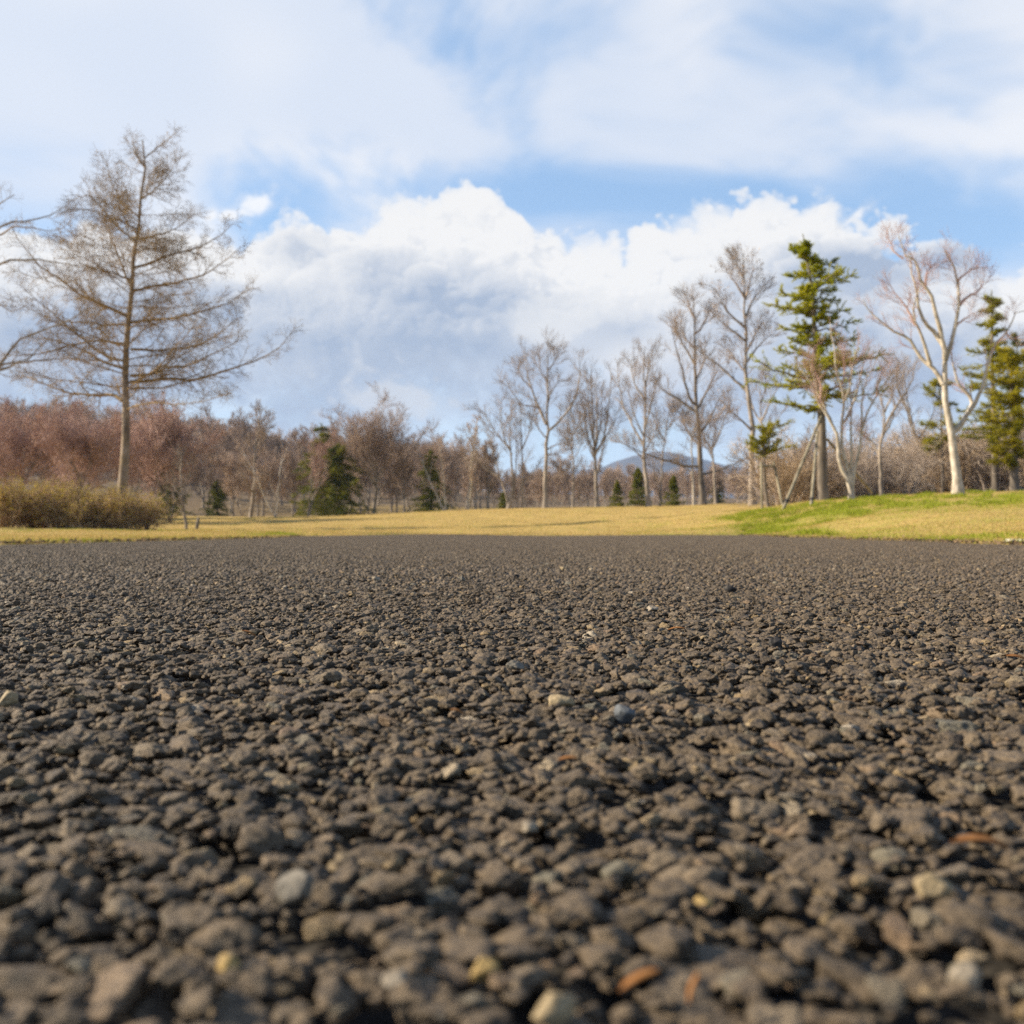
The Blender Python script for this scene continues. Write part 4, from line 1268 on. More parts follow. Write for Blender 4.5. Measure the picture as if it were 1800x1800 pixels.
def spruce_mesh(seed, h, w, leaf, n=60, power=0.9, droop=-0.12, ln=0.16, per=30, loose=0.25):
    """cone shaped conifer about its own origin: trunk and foliage meshes"""
    rng = np.random.default_rng(seed)
    tr, lf = Acc(), Acc()
    C = np.column_stack([rng.normal(0, 0.01, 16) * h * 0.2, rng.normal(0, 0.01, 16) * h * 0.2, np.linspace(-0.06, h, 16)])
    tubes(tr, C[None], (0.018 * h * (1 - np.linspace(0, 1, 16) * 0.95))[None], 8)
    t = np.sort(rng.random(n) ** 1.15) * 0.97 + 0.02
    LP = []
    for i, q in enumerate(t):
        a = i * 2.4 + rng.uniform(-0.4, 0.4)
        L = w * (1 - q) ** power * rng.uniform(1 - loose * 1.4, 1 + loose * 0.6) + 0.05 * w
        z = q * h
        e = np.array([math.cos(a) * L, math.sin(a) * L, z + droop * L + 0.10 * L * rng.uniform(-1, 1.2)])
        m = np.array([e[0] * 0.5, e[1] * 0.5, z + 0.04 * L])
        LP.append(resample(np.array([[0, 0, z], m, e]), 8))
    LP = np.array(LP)
    tubes(tr, LP, np.full((n, 1), 0.010 * w + 0.006) * np.linspace(1, 0.3, 8)[None], 4)
    S = grow(rng, LP, np.full(LP.shape[:2], 0.01), 9, 0.2, 1.0, (0.5, 1.0), lambda t: 0.42 * (1.1 - 0.7 * t), 4, 0.6, -0.05, 0.12, rmin=0.004, flat=0.4)
    tubes(tr, *S, 3)
    needles(lf, rng, S[0], per, ln, ln * 0.16, 0.1, 0.6)
    needles(lf, rng, LP, per * 2, ln, ln * 0.16, 0.1, 0.6)
    needles(lf, rng, C[None, 11:], 300, ln, ln * 0.16, 0.5, 0.7)
    return tr.mesh('trunk'), lf.mesh('foliage', False)


def bare_mesh(seed, h, spread, kind='round', stems=1, rmin=0.012, n=(13, 9, 7, 4), bud=0.0):
    """bare broadleaf tree about its own origin: trunk and crown meshes"""
    rng = np.random.default_rng(seed)
    tr, cr = Acc(), Acc()
    Ps, Rs = [], []
    for s in range(stems):
        lean = rng.normal(0, 0.06 if stems == 1 else 0.22, 2)
        th = h * {'round': 0.62, 'dome': 0.45}.get(kind, 0.82) * rng.uniform(0.85, 1.0)
        z = np.linspace(-0.05, th, 12)
        x = np.cumsum(rng.normal(0, 0.012 * h, 12)) * 0.5 + lean[0] * z; y = np.cumsum(rng.normal(0, 0.012 * h, 12)) * 0.5 + lean[1] * z
        x -= x[0]; y -= y[0]
        Ps.append(np.column_stack([x, y, z])); Rs.append((0.0165 * h / math.sqrt(stems)) * (1 - np.linspace(0, 1, 12) * 0.72))
    P, Rr = np.array(Ps), np.array(Rs)
    tubes(tr, P, Rr, 8)
    if kind == 'round':
        A = grow(rng, P, Rr, n[0], 0.28, 1.0, (0.4, 1.0), lambda t: spread * (1.15 - 0.45 * t), 9, 0.55, 0.45, 0.12, rmin=rmin * 2.2, absl=True)
    elif kind == 'fan':
        A = grow(rng, P, Rr, n[0], 0.22, 0.95, (0.25, 0.6), lambda t: spread * (1.5 - 0.8 * t), 9, 0.6, 0.4, 0.08, rmin=rmin * 2.2, absl=True)
    elif kind == 'dome':
        A = grow(rng, P, Rr, n[0], 0.45, 1.0, (0.45, 0.80), lambda t: spread + 0 * t, 9, 0.6, 0.55, 0.07, rmin=rmin * 2.2, absl=True)
    else:
        A = grow(rng, P, Rr, n[0] + 6, 0.2, 1.0, (0.5, 1.0), lambda t: spread * (1.1 - 0.75 * t), 8, 0.5, 0.4, 0.1, rmin=rmin * 2, absl=True)
    tubes(tr, *A, 6)
    B = grow(rng, *A, n[1], 0.2, 1.0, (0.4, 0.9), lambda t: spread * 0.42 * (1.2 - 0.6 * t), 6, 0.55, 0.35, 0.15, rmin=rmin * 1.4, absl=True)
    Cc = grow(rng, *B, n[2], 0.15, 1.0, (0.4, 0.9), lambda t: spread * 0.20 * (1.2 - 0.5 * t), 4, 0.6, 0.35, 0.18, rmin=rmin, absl=True)
    D = grow(rng, *Cc, n[3], 0.2, 1.0, (0.4, 0.9), lambda t: spread * 0.095 * (1.2 - 0.5 * t), 3, 0.7, 0.3, 0.2, rmin=rmin * 0.8, absl=True)
    tubes(cr, *B, 4); tubes(cr, *Cc, 3); tubes(cr, *D, 3)
    if bud:
        p = D[0][:, 1:].reshape(-1, 3); k = rng.random(len(p)) < bud; p = p[k]
        diamonds(cr, p, norm(rng.normal(size=p.shape)), 0.09, 0.055, rng)
    return tr.mesh('trunk'), cr.mesh('crown')


def plant(name, meshes, mats, px, d, scale, rz, label, cat='tree', group=None, py=None, names=('trunk', 'crown')):
    x = (px - 900) / F * d
    root = empty(name, (x, d, gz(x, d)), label, cat, group, rz, scale)
    for me, m, nm in zip(meshes, mats, names):
        o = bpy.data.objects.new(nm, me); COL.objects.link(o); o.parent = root
        if not me.materials: me.materials.append(m)
    return root


TFN = ('trunk', 'foliage')
sp = spruce_mesh(41, 2.0, 0.72, M_spruce, 60, 0.85, 0.04, 0.12, 20, 0.55)
for px, d, h, nm in ((1085, 56, 1.35, 'smallest'), (1122, 57, 1.95, 'narrow middle'), (1184, 55, 1.5, 'broad')):
    plant('spruce_tree', sp, (M_dark_bark, M_spruce), px, d, h / 2.0, px * 0.37,
          {'smallest': 'smallest young spruce, right of the brush shaped bare tree', 'narrow middle': 'narrow tallest young spruce, middle of three', 'broad': 'broad young spruce, left of the large dark bare tree'}[nm], group='young spruces at the lawn edge', names=TFN)
sp2 = spruce_mesh(42, 6.0, 1.9, M_spruce, 95, 0.75, -0.1, 0.22, 22, 0.75)
sp3 = spruce_mesh(43, 4.4, 1.9, M_spruce, 85, 0.6, -0.1, 0.22, 22, 0.75)
plant('spruce_tree', sp2, (M_dark_bark, M_spruce), 565, 70, 0.98, 0.3, 'tall pointed dark spruce left of the big round bare tree', names=TFN)
plant('spruce_tree', sp3, (M_dark_bark, M_spruce), 596, 67, 1.0, 1.3, 'bushy dark spruce beside the big round bare tree', names=TFN)
plant('spruce_tree', sp2, (M_dark_bark, M_spruce), 757, 69, 0.68, 2.1, 'dark green spruce standing alone behind the white forked stems', names=TFN)
plant('spruce_tree', sp3, (M_dark_bark, M_spruce), 382, 79, 0.60, 0.9, 'low dark spruce in the shade behind the sapling', names=TFN)
plant('spruce_tree', sp3, (M_dark_bark, M_spruce), 298, 72, 0.66, 2.4, 'low dark evergreen just right of the larch trunk', names=TFN)
plant('spruce_tree', sp2, (M_dark_bark, M_spruce), 1262, 75, 0.40, 0.5, 'small dark evergreen behind the short thin bare tree', names=TFN)
plant('spruce_tree', sp3, (M_dark_bark, M_spruce), 885, 70, 0.30, 0.2, 'tiny dark evergreen behind the low wide bare tree', names=TFN)

# ---- individual trees at the front of the wood
md = bare_mesh(50, 8.0, 4.1, 'dome', 1, 0.009, (18, 9, 8, 6))
mr = [bare_mesh(51, 8.0, 3.1, 'round'), bare_mesh(52, 8.0, 2.6, 'round'), bare_mesh(53, 8.0, 1.9, 'fan', 2), bare_mesh(54, 8.0, 2.0, 'upright'), bare_mesh(55, 8.0, 2.2, 'fan', 3)]
wood = (M_grey_bark, M_wood_twig)
plant('bare_tree', md, wood, 655, 68, 0.96, 0.4, 'big bare tree with a wide round crown in the middle of the wood edge')
mw = bare_mesh(61, 8.0, 2.0, 'fan', 2, n=(8, 6, 5, 3)); plant('birch_tree', mw, (M_birch_bark, M_wood_twig), 485, 66, 0.62, 1.0, 'white barked birch forked low at the lawn edge')
mw2 = bare_mesh(62, 8.0, 1.6, 'upright', 1, n=(10, 6, 5, 3)); plant('bare_tree', mw2, (M_grey_bark, M_grey_twig), 440, 66, 0.98, 2.0, 'thin tall bare tree standing above the wood just right of the larch')
mw3 = bare_mesh(63, 8.0, 2.2, 'fan', 3, n=(8, 7, 6, 3)); plant('bare_tree', mw3, (M_grey_bark, M_red_twig), 540, 66, 0.70, 0.2, 'reddish brown bushy bare tree left of the dark spruces')
plant('bare_tree', md, wood, 757, 84, 0.86, 2.0, 'domed bare tree crown showing above the lone dark spruce')
plant('bare_tree', mr[1], wood, 710, 68, 0.62, 2.2, 'modest bare tree with a grey trunk right of the big round one')
mw4 = bare_mesh(64, 8.0, 1.5, 'fan', 2, n=(8, 6, 5, 3)); plant('birch_tree', mw4, (M_pale_bark, M_wood_twig), 783, 66, 0.68, 0.7, 'pale forked stems in front of the lone dark spruce')
plant('birch_tree', mw4, (M_pale_bark, M_wood_twig), 822, 66, 0.80, 2.9, 'pair of pale crooked stems left of the low wide bare tree')
plant('bare_tree', mr[3], wood, 856, 68, 0.66, 1.9, 'thin straight bare tree behind the low wide one')
plant('bare_tree', mr[4], wood, 425, 67, 0.50, 0.9, 'low bare tree with leaning twin stems at the foot of the thin tall one')
ms = bare_mesh(65, 3.0, 0.7, 'upright', 1, rmin=0.005, n=(9, 6, 4, 3)); plant('sapling', ms, (M_grey_bark, M_grey_twig), 327, 31.5, 0.98, 0.3, 'slim young sapling standing alone right of the hedge')
r_ = np.random.default_rng(77)
# cherry trees behind the hedge
ch = [bare_mesh(71, 5.0, 3.0, 'round', 2, 0.008, (11, 9, 8, 5), 0.28), bare_mesh(72, 5.0, 3.2, 'round', 3, 0.008, (9, 9, 8, 5), 0.28)]
for i, (px, d, h, lab) in enumerate(((155, 44, 0.86, 'cherry tree with red buds and dark trunks left of the larch trunk'), (300, 48, 0.94, 'cherry tree with red buds right of the larch trunk'), (20, 47, 0.9, 'cherry tree with red buds at the left edge behind the hedge'),
                                      (90, 56, 1.05, 'red budded cherry tree farther back between two nearer ones'), (235, 58, 1.10, 'red budded cherry tree directly behind the larch trunk'), (-60, 55, 1.1, 'red budded cherry tree mostly cut off by the left edge'))):
    plant('cherry_tree', ch[i % 2], (M_dark_bark, M_red_twig), px, d, h, i * 1.3, lab, group='budding cherry trees behind the hedge')

# ---- the wood behind: many bare trees of one kind
proto = None
G = 'bare trees of the wood behind the lawn'
LAB = 'grey brown bare tree of the dense wood behind the lawn'
protos = []
n_w = 0
for row, (d0, d1, n, hs) in enumerate(((74, 82, 26, 0.70), (86, 100, 28, 0.86), (104, 125, 28, 1.05))):
    for i in range(n):
        px = 250 + (i + r_.random()) / n * (1130 if row else 1080)
        d = r_.uniform(d0, d1)
        sc_ = hs * r_.uniform(0.78, 1.15)
        if px > 850: sc_ *= 0.58 if not 930 < px < 1330 else 0.58
        if px > 1200: sc_ *= 1.0
        if 690 < px < 850: sc_ *= 0.90
        k = int(r_.integers(5))
        if k >= len(protos) or protos[k] is None:
            while len(protos) <= k: protos.append(None)
            protos[k] = plant('bare_tree', mr[k], wood, px, d, sc_, r_.uniform(0, 6.3), LAB, group=G)
        else:
            x = (px - 900) / F * d
            copy_tree(protos[k], (x, d, gz(x, d)), r_.uniform(0, 6.3), sc_)
        n_w += 1
# wooded hill far behind: reads as one mass
hill = bpy.data.collections.new('hill_trees')
for k in range(3):
    t, c = bare_mesh(80 + k, 9.0, 3.3, 'round', 1, 0.022, (9, 7, 5, 3))
    a = Acc()
    for me, mm in ((t, M_grey_bark), (c, M_wood_twig)):
        v = np.empty(len(me.vertices) * 3, np.float32); me.vertices.foreach_get('co', v)
        li = np.empty(len(me.loops), np.int32); me.loops.foreach_get('vertex_index', li)
        a.add(v.reshape(-1, 3), li.reshape(-1, 4))
    me = a.mesh('hill_tree'); me.materials.append(M_wood_twig)
    hill.objects.link(bpy.data.objects.new('hill_tree', me))
pos = []
while len(pos) < 900:
    d = r_.uniform(125, 260); x = r_.uniform(-0.75, 0.65) * d
    pos.append((x, d, gz(x, d)))
n = len(pos)
me = bpy.data.meshes.new('woodland'); me.vertices.add(n); me.vertices.foreach_set('co', np.array(pos, np.float32).ravel())
a = me.attributes.new('rot', 'FLOAT_VECTOR', 'POINT'); a.data.foreach_set('vector', np.column_stack([np.zeros(n), np.zeros(n), r_.uniform(0, 6.28, n)]).astype(np.float32).ravel())
a = me.attributes.new('sc', 'FLOAT_VECTOR', 'POINT'); a.data.foreach_set('vector', np.repeat((r_.uniform(0.7, 1.15, n) * np.where(np.array(pos)[:, 0] / np.array(pos)[:, 1] > -0.02, 0.55, 1.0)).astype(np.float32), 3))
a = me.attributes.new('pick', 'INT', 'POINT'); a.data.foreach_set('value', r_.integers(0, 3, n).astype(np.int32))
o = bpy.data.objects.new('woodland', me); COL.objects.link(o)
tag(o, 'distant bare brown woodland covering the low hill', 'woodland', kind='stuff'); scatter(o, hill)

# ---- thicket of bare shrubs on the right bank
def shrub_mesh(seed, h, w, stems=16, rmin=0.005, n=(7, 5, 3)):
    rng = np.random.default_rng(seed)
    acc = Acc()
    P = []
    for s in range(stems):
        a = rng.uniform(0, 6.28); r = rng.uniform(0, 0.25) * w
        q = np.array([math.cos(a) * r, math.sin(a) * r, -0.05])
        d = norm(np.array([math.cos(a) * rng.uniform(0.1, 0.9), math.sin(a) * rng.uniform(0.1, 0.9), 1.0]))
        pts = [q]
        L = h * rng.uniform(0.65, 1.1)
        for k in range(7):
            d = norm(d + rng.normal(0, 0.16, 3)); q = q + d * L / 7; pts.append(q)
        P.append(pts)
    P = np.array(P); Rr = np.full((stems, 1), 0.011 * h) * np.linspace(1, 0.4, 8)[None] * rng.uniform(0.6, 1.5, (stems, 1))
    A = grow(rng, P, Rr, n[0], 0.15, 1.0, (0.4, 1.0), lambda t: h * 0.42 * (1.1 - 0.4 * t), 6, 0.6, 0.1, 0.22, rmin=rmin * 1.5, absl=True)
    B = grow(rng, *A, n[1], 0.15, 1.0, (0.4, 1.0), lambda t: h * 0.2 * (1.1 - 0.4 * t), 4, 0.65, 0.1, 0.25, rmin=rmin, absl=True)
    Cc = grow(rng, *B, n[2], 0.15, 1.0, (0.4, 1.0), lambda t: h * 0.10, 3, 0.7, 0.1, 0.25, rmin=rmin * 0.8, absl=True)
    tubes(acc, P, Rr, 6); tubes(acc, *A, 4); tubes(acc, *B, 3); tubes(acc, *Cc, 3)
    return acc, (P, A, B, Cc)


TG = 'bare shrubs of the thicket on the right bank'
tm = []
for k in range(3):
    acc, _ = shrub_mesh(90 + k, 2.0, 1.6, 15, 0.0055, (6, 5, 3))
    me = acc.mesh('bare_shrub'); me.materials.append((M_tan_twig, M_pale_twig, M_grey_twig)[k]); tm.append(me)
for i in range(46):
    px = 1365 + 470 * ((i + r_.random()) / 46)
    d = r_.uniform(32, 42)
    x = (px - 900) / F * d
    o = bpy.data.objects.new('bare_shrub', tm[i % 3]); COL.objects.link(o)
    o.location = (x, d, gz(x, d)); o.rotation_euler = (0, 0, r_.uniform(0, 6.28)); q = r_.uniform(0.6, 1.25); o.scale = (q * 1.1, q * 1.1, q)
    tag(o, 'tan bare shrub of the tangled thicket behind the right bank', 'shrub', TG)

# ---- hedge on the left
HG = 'budding shrubs of the low hedge at left'
hm = []
for k in range(2):
    acc, (P, A, B, Cc) = shrub_mesh(95 + k, 1.22, 1.5, 46, 0.0046, (6, 5, 3))
    me = acc.mesh('branches'); me.materials.append(M_hedge_twig)
    rng = np.random.default_rng(300 + k)
    lf = Acc()
    for Q, f in ((B[0], 0.30), (Cc[0], 0.42)):
        p = Q[:, 1:].reshape(-1, 3); kk = rng.random(len(p)) < f * np.clip(0.25 + p[:, 2] / 1.1, 0, 1); p = p[kk]
        bl = ((rng.random(len(p)) < 0.05) & (p[:, 2] > 0.7)).astype(float)
        diamonds(lf, p, norm(rng.normal(size=p.shape) * [1, 1, 0.7] + [0, 0, 0.7]), 0.045 * (0.7 + rng.random(len(p))), 0.018, rng, bl)
    ml = lf.mesh('leaves', False, 'bloom'); ml.materials.append(M_hedge_leaf)
    hm.append((me, ml))
hs = [(-52, 28.2, 0.98), (8, 27.0, 0.92), (62, 28.3, 0.84), (112, 27.2, 0.88), (166, 28.2, 0.76), (212, 27.4, 0.78), (252, 28.0, 0.68), (88, 29.6, 0.90), (186, 29.6, 0.82), (140, 27.0, 0.60)]
for i, (px, d, q) in enumerate(hs):
    me, ml = hm[i % 2]
    x = (px - 900) / F * d
    root = empty('hedge_shrub', (x, d, gz(x, d)), 'low shrub with yellow green buds in the hedge in front of the larch', 'shrub', HG, r_.uniform(0, 6.28), q)
    for nm, m in (('branches', me), ('leaves', ml)):
        o = bpy.data.objects.new(nm, m); COL.objects.link(o); o.parent = root

# dark post stub right of the sapling
acc = Acc()
A_ = np.array(pt(345, 931, 31.2)); A_[2] = gz(A_[0], A_[1])
tubes(acc, np.array([[[0, 0, -0.05], [0.03, 0, 0.16], [0.07, 0, 0.36], [0.072, 0, 0.37]]]), np.array([[0.055, 0.05, 0.035, 0.004]]), 9)
o = acc.build('wooden_stake', M_dark_bark); o.location = A_
tag(o, 'short dark leaning stake beside the lone sapling', 'stake')

# pale kerb stone at the right edge
import bmesh
bm = bmesh.new(); bmesh.ops.create_cube(bm, size=1.0)
for v in bm.verts: v.co = (v.co.x * 0.30, v.co.y * 0.22, v.co.z * 0.020)
bmesh.ops.bevel(bm, geom=bm.edges[:], offset=0.008, segments=2, affect='EDGES')
me = bpy.data.meshes.new('kerb_stone'); bm.to_mesh(me); bm.free(); me.materials.append(M_kerb)
o = bpy.data.objects.new('kerb_stone', me); COL.objects.link(o)
xk, yk = 2.66, 5.5
o.location = (xk, yk, gz(xk, yk) + 0.004); o.rotation_euler = (0, R(2), R(80))
o.rotation_euler = (0, R(2), R(12))
tag(o, 'flat pale stone lying at the road edge, far right', 'kerb stone')

# ------------------------------------------------------------------ grass
def blades():
    rng = np.random.default_rng(404)
    pos = []
    def add(xs, ys, keep=None):
        k = (xs < edge_left(ys) - 0.0) | (xs > edge_right(ys) + 0.0) | (ys > edge_far(xs) + 0.0)
        k &= (np.abs(xs) < 1.2 + 0.62 * ys)
        if keep is not None: k &= keep
        pos.append(np.column_stack([xs[k], ys[k]]))
    n = 130000
    ys = 4.2 + 26 * rng.random(n) ** 1.5; xs = -2.3 - rng.random(n) * 0.62 * ys; add(xs, ys)
    n = 170000
    ys = 4.2 + 23 * rng.random(n) ** 1.4; xs = 2.3 + rng.random(n) * 0.6 * ys; add(xs, ys)
    n = 190000
    ys = 19 + 44 * rng.random(n) ** 1.25; xs = rng.uniform(-0.4, 0.36, n) * ys; add(xs, ys)
    n = 26000   # ragged fringe along the edges
    ys = 4.2 + 17 * rng.random(n); xs = edge_left(ys) - np.abs(rng.normal(0, 0.10, n)); pos.append(np.column_stack([xs, ys]))
    ys = 4.2 + 17 * rng.random(n); xs = edge_right(ys) + np.abs(rng.normal(0, 0.10, n)); pos.append(np.column_stack([xs, ys]))
    p = np.concatenate(pos)
    z = ground(p[:, 0], p[:, 1])
    g = greenness(p[:, 0], p[:, 1])
    nz = np.array([mnoise.noise((x * 1.1, y * 1.1, 9.0)) for x, y in p])
    nz2 = np.array([mnoise.noise((x * 0.35, y * 0.35, 19.0)) for x, y in p])
    gg = (g + 0.55 * nz + 0.35 * nz2 + rng.normal(0, 0.42, len(p)) > 0.58).astype(float)
    tuft = np.clip(nz2 + 0.6 * nz, 0, 1) * gg
    h = rng.uniform(0.014, 0.034, len(p)) * (1 + 1.1 * tuft) * (0.9 + 0.012 * p[:, 1])
    d = norm(np.column_stack([rng.normal(0, 0.55, len(p)), rng.normal(0, 0.55, len(p)), np.full(len(p), 0.75)]))
    acc = Acc()
    slivers(acc, np.column_stack([p, z - 0.004]), d, h, 0.0042 + 0.00022 * p[:, 1], rng, gg)
    o = acc.build('grass', M_grass, smooth=False, attr='green')
    tag(o, 'dry straw coloured lawn grass with fresh green patches', 'grass', kind='stuff')
    # fresh green tufts on the right bank
    acc = Acc()
    c = []
    while len(c) < 260:
        y = rng.uniform(9, 26.5); x = edge_right(np.array([y]))[0] + abs(rng.normal(0, 3.6)) + 0.1
        if x > 0.5 * y: continue
        w = math.exp(-((y - 23.5) / 3.5) ** 2) + 0.5 * math.exp(-((x - edge_right(np.array([y]))[0]) / 0.5) ** 2) * (y > 11)
        if rng.random() < w: c.append((x, y))
    c = np.array(c); m = 120
    rr = rng.uniform(0.08, 0.32, len(c))
    P = np.repeat(c, m, 0) + rng.normal(0, 0.5, (len(c) * m, 2)) * np.repeat(rr, m)[:, None]
    z = ground(P[:, 0], P[:, 1])
    d = norm(np.column_stack([rng.normal(0, 0.45, len(P)), rng.normal(0, 0.45, len(P)), np.full(len(P), 0.8)]))
    slivers(acc, np.column_stack([P, z - 0.004]), d, rng.uniform(0.04, 0.11, len(P)), 0.011, rng, np.ones(len(P)))
    o = acc.build('grass', M_grass, smooth=False, attr='green')
    tag(o, 'fresh green grass tufts on the right bank', 'grass', kind='stuff')

    # dead leaves and grit gathered along the road's edge
    n = 5200
    y = 4.3 + 16 * rng.random(n) ** 1.2; sd = rng.random(n) < 0.5
    off = np.abs(rng.normal(0, 0.16, n)) - 0.10
    x = np.where(sd, edge_right(y) + off, edge_left(y) - off)
    P = np.column_stack([x, y, np.maximum(ground(x, y), road_z(x, y)) + 0.006])
    d = norm(np.column_stack([rng.normal(size=n), rng.normal(size=n), 0.35 * np.abs(rng.normal(size=n))]))
    acc = Acc(); diamonds(acc, P, d, rng.uniform(0.012, 0.034, n), rng.uniform(0.008, 0.018, n), rng)
    o = acc.build('leaf_litter', M_litter, smooth=False)
    tag(o, 'brown dead leaf bits gathered along the road edges', 'litter', kind='stuff')


blades()

# ------------------------------------------------------------------ mountain
def mountain():
    th = np.linspace(R(-60), R(60), 260)
    prof = np.interp(900 + F * np.tan(th), [-2000, 300, 800, 940, 1000, 1060, 1110, 1160, 1200, 1260, 1330, 1400, 1600, 1900, 4000], [864, 860, 852, 838, 828, 818, 800, 790, 795, 815, 832, 836, 840, 846, 856])
    acc = Acc()
    rows = []
    for j, (d, k) in enumerate(((1400, -0.05), (1700, 0.25), (2000, 0.6), (2200, 0.85), (2400, 1.0), (2700, 0.75), (3000, 0.2))):
        z = (HY - prof) / F * 2400 * k
        n1 = np.array([mnoise.fractal((float(t) * 30, d * 0.004, 2.0), 0.9, 2.0, 5) for t in th])
        z = z + 6 * n1 * (0.3 + k)
        rows.append(np.column_stack([np.sin(th) * d, np.cos(th) * d, z]))
    P = np.array(rows); nr, nt, _ = P.shape
    idx = np.arange(nr * nt).reshape(nr, nt)
    f = np.stack([idx[:-1, :-1], idx[:-1, 1:], idx[1:, 1:], idx[1:, :-1]], -1).reshape(-1, 4)
    acc.add(P.reshape(-1, 3), f)
    tag(acc.build('mountain', M_mount), kind='structure')


mountain()


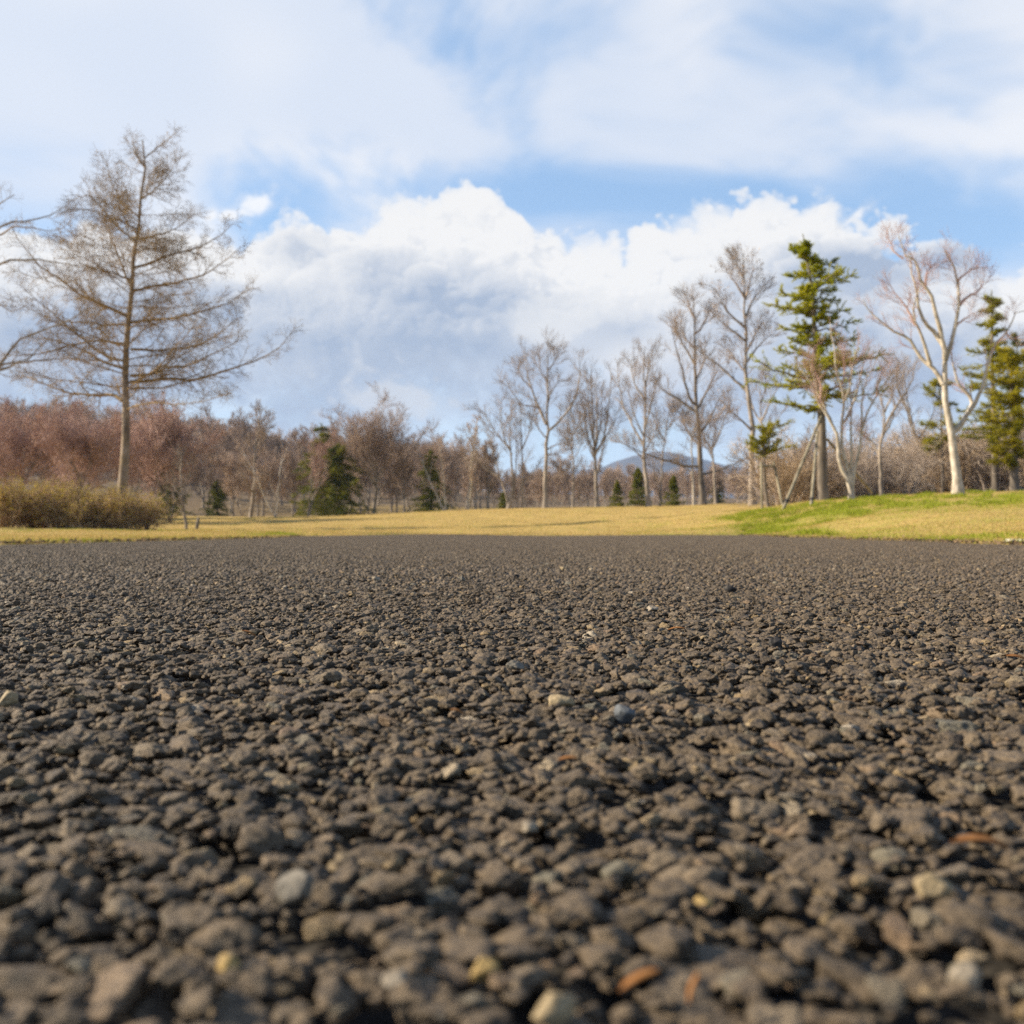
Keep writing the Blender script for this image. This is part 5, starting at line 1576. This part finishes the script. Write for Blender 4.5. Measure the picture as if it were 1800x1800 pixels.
# ------------------------------------------------------------------ loose stones and litter on the road
def loose():
    v, f = unit_ico(4)
    def m_(name, a, b):
        def fn(g, bs):
            n = g.noise(obco(g), 420, 5, 0.7)
            g.put(bs.inputs['Base Color'], g.mix(g.step(n, 0.3, 0.7), a, b))
            bp = g.n('ShaderNodeBump'); bp.inputs['Strength'].default_value = 0.6; bp.inputs['Distance'].default_value = 0.001
            g.put(bp.inputs['Height'], n); g.put(bs.inputs['Normal'], bp.outputs[0])
        return mat(name, fn, 0.7, 0.3)
    tan = m_('tan_pebble', (0.20, 0.15, 0.08), (0.38, 0.29, 0.17)); blue = m_('slate_pebble', (0.05, 0.055, 0.062), (0.13, 0.14, 0.15)); white = m_('white_pebble', (0.19, 0.155, 0.115), (0.33, 0.275, 0.20))
    grey = m_('grey_pebble', (0.10, 0.088, 0.070), (0.20, 0.175, 0.14)); brown = m_('brown_pebble', (0.12, 0.08, 0.055), (0.26, 0.18, 0.12)); black = m_('black_pebble', (0.016, 0.014, 0.013), (0.05, 0.044, 0.04))
    yel = m_('yellow_pebble', (0.26, 0.17, 0.06), (0.42, 0.29, 0.11))
    rng = np.random.default_rng(717)
    items = [  # photo x, photo y of the foot, width in photo px, height factor, material, label
        (985, 1240, 50, 0.75, tan, 'knobbly tan pebble lying left of the slate blue one in mid road'),
        (1097, 1262, 42, 0.85, blue, 'pointed slate blue pebble standing up in mid road'),
        (905, 1172, 34, 0.55, grey, 'flat pale grey pebble behind the tan and slate ones'),
        (814, 1022, 9, 1.6, grey, 'tiny upright pale chip far along the road'),
        (907, 1015, 11, 1.0, black, 'tiny black pebble far along the road right of the upright chip'),
        (990, 1001, 16, 0.6, tan, 'small tan pebble farthest along the road'),
        (1283, 1040, 24, 0.8, black, 'dark pebble far along the right of the road'),
        (1145, 1072, 26, 0.5, white, 'flat white chip on the far right of the road centre'),
        (1360, 1135, 30, 0.9, black, 'ragged black lump on the right of the road'),
        (1645, 1570, 74, 0.8, tan, 'large pale brown stone in the right foreground beside an orange leaf'),
        (850, 1705, 58, 0.7, yel, 'yellow stone in the near foreground left of centre'),
        (975, 1790, 92, 0.85, tan, 'big tan stone at the bottom edge, centre'),
        (930, 1455, 34, 0.8, white, 'small whitish pebble in the middle foreground'),
        (1237, 1585, 34, 0.8, yel, 'small yellow pebble in the right foreground'),
        (525, 1570, 90, 0.75, grey, 'broad light grey stone with a flat top in the left foreground'),
        (398, 1700, 50, 0.9, yel, 'upright yellowish stone in the near left foreground'),
        (15, 1235, 40, 0.8, tan, 'tan pebble at the left edge of the road surface'),
        (160, 1052, 20, 0.7, black, 'small dark pebble far along the left of the road'),
        (662, 1020, 18, 0.6, white, 'small pale pebble far along the left of centre'),
        (510, 1290, 40, 0.6, brown, 'flat brown pebble left of centre in mid road'),
        (1700, 1725, 66, 0.8, white, 'pale stone in the bottom right corner'),
        (700, 1725, 60, 0.7, white, 'whitish stone in the near foreground between two yellow ones'),
    ]
    for px, py, w, hf, m, lab in items:
        d = H / ((py - HY) / F)
        x = (px - 900) / F * d; r = w / F * d / 2
        q = stone_shape(v, rng, 0.12, 12, (0.6, 1.0))
        q = q / np.abs(q[:, 0]).max(); q[:, 1] *= 0.9; q[:, 2] *= hf / np.abs(q[:, 2]).max()
        acc = Acc(); acc.add(q * r, f)
        o = acc.build('pebble', m)
        o.location = (x, d, r * hf * 0.62 - 0.001); o.rotation_euler = (rng.normal(0, 0.15), rng.normal(0, 0.15), rng.uniform(-0.4, 0.4))
        tag(o, lab, 'pebble', 'loose pebbles lying on the asphalt')
    bits = [(1000, 1357, 34, 0.1, 'orange leaf scrap on the road in the middle foreground'), (1245, 1782, 55, 1.25, 'orange leaf stalk standing at the bottom edge right of centre'),
            (1715, 1525, 120, -0.15, 'curled orange leaf lying over the stones in the right foreground'), (1130, 1775, 80, 0.35, 'rusty leaf scrap at the bottom edge near the big tan stone'),
            (435, 1128, 26, -0.4, 'small rusty leaf scrap on the left of the road'), (1190, 1117, 30, 0.1, 'thin rusty leaf scrap far along the right of centre'), (1785, 1172, 36, -0.2, 'thin rusty leaf scrap at the right edge of the road'),
            (800, 1270, 24, -0.3, 'thin straw bit left of the tan pebble')]
    for px, py, w, tilt, lab in bits:
        d = H / ((py - HY) / F); x = (px - 900) / F * d; L = w / F * d
        n = 9; t = np.linspace(-0.5, 0.5, n)
        wd = 0.11 * L * np.sqrt(np.clip(1 - (2 * t) ** 2, 0.02, 1)) * rng.uniform(0.7, 1.2)
        z = 0.0022 + 0.10 * L * np.cos(t * 3)
        top = []
        for zo in (0.0, -0.0004):
            for sgn in (-1, 0, 1):
                top.append(np.column_stack([t * L, sgn * wd, z + zo + (0.04 * L if sgn else 0)]))
        V = np.concatenate(top); idx = np.arange(6 * n).reshape(6, n)
        F_ = []
        for a_, b_ in ((0, 1), (1, 2), (5, 4), (4, 3), (3, 0), (2, 5)):
            for i in range(n - 1): F_.append((idx[a_, i], idx[a_, i + 1], idx[b_, i + 1], idx[b_, i]))
        acc = Acc(); acc.add(V, np.array(F_))
        o = acc.build('leaf_scrap', M_orange)
        o.location = (x, d, 0.001 + abs(math.sin(tilt)) * L * 0.5); o.rotation_euler = (0.25, -tilt, rng.uniform(-0.3, 0.3))
        tag(o, lab, 'leaf', 'leaf scraps lying on the asphalt')


loose()


# ------------------------------------------------------------------ air
def haze():
    bm = bmesh.new(); bmesh.ops.create_cube(bm, size=1.0)
    me = bpy.data.meshes.new('haze'); bm.to_mesh(me); bm.free()
    o = bpy.data.objects.new('haze', me); COL.objects.link(o)
    o.scale = (7600, 4900, 212); o.location = (0, 800, 212 / 2 - 4)
    m = bpy.data.materials.new('haze'); m.use_nodes = True
    g = NT(m.node_tree)
    out = g.n('ShaderNodeOutputMaterial'); v = g.n('ShaderNodeVolumePrincipled')
    v.inputs['Color'].default_value = (0.50, 0.68, 1.0, 1); v.inputs['Density'].default_value = 0.00016; v.inputs['Anisotropy'].default_value = 0.0
    g.t.links.new(v.outputs[0], out.inputs['Volume'])
    me.materials.append(m)
    tag(o, kind='stuff', label='pale blue haze in the air over the far hills', cat='haze')


haze()
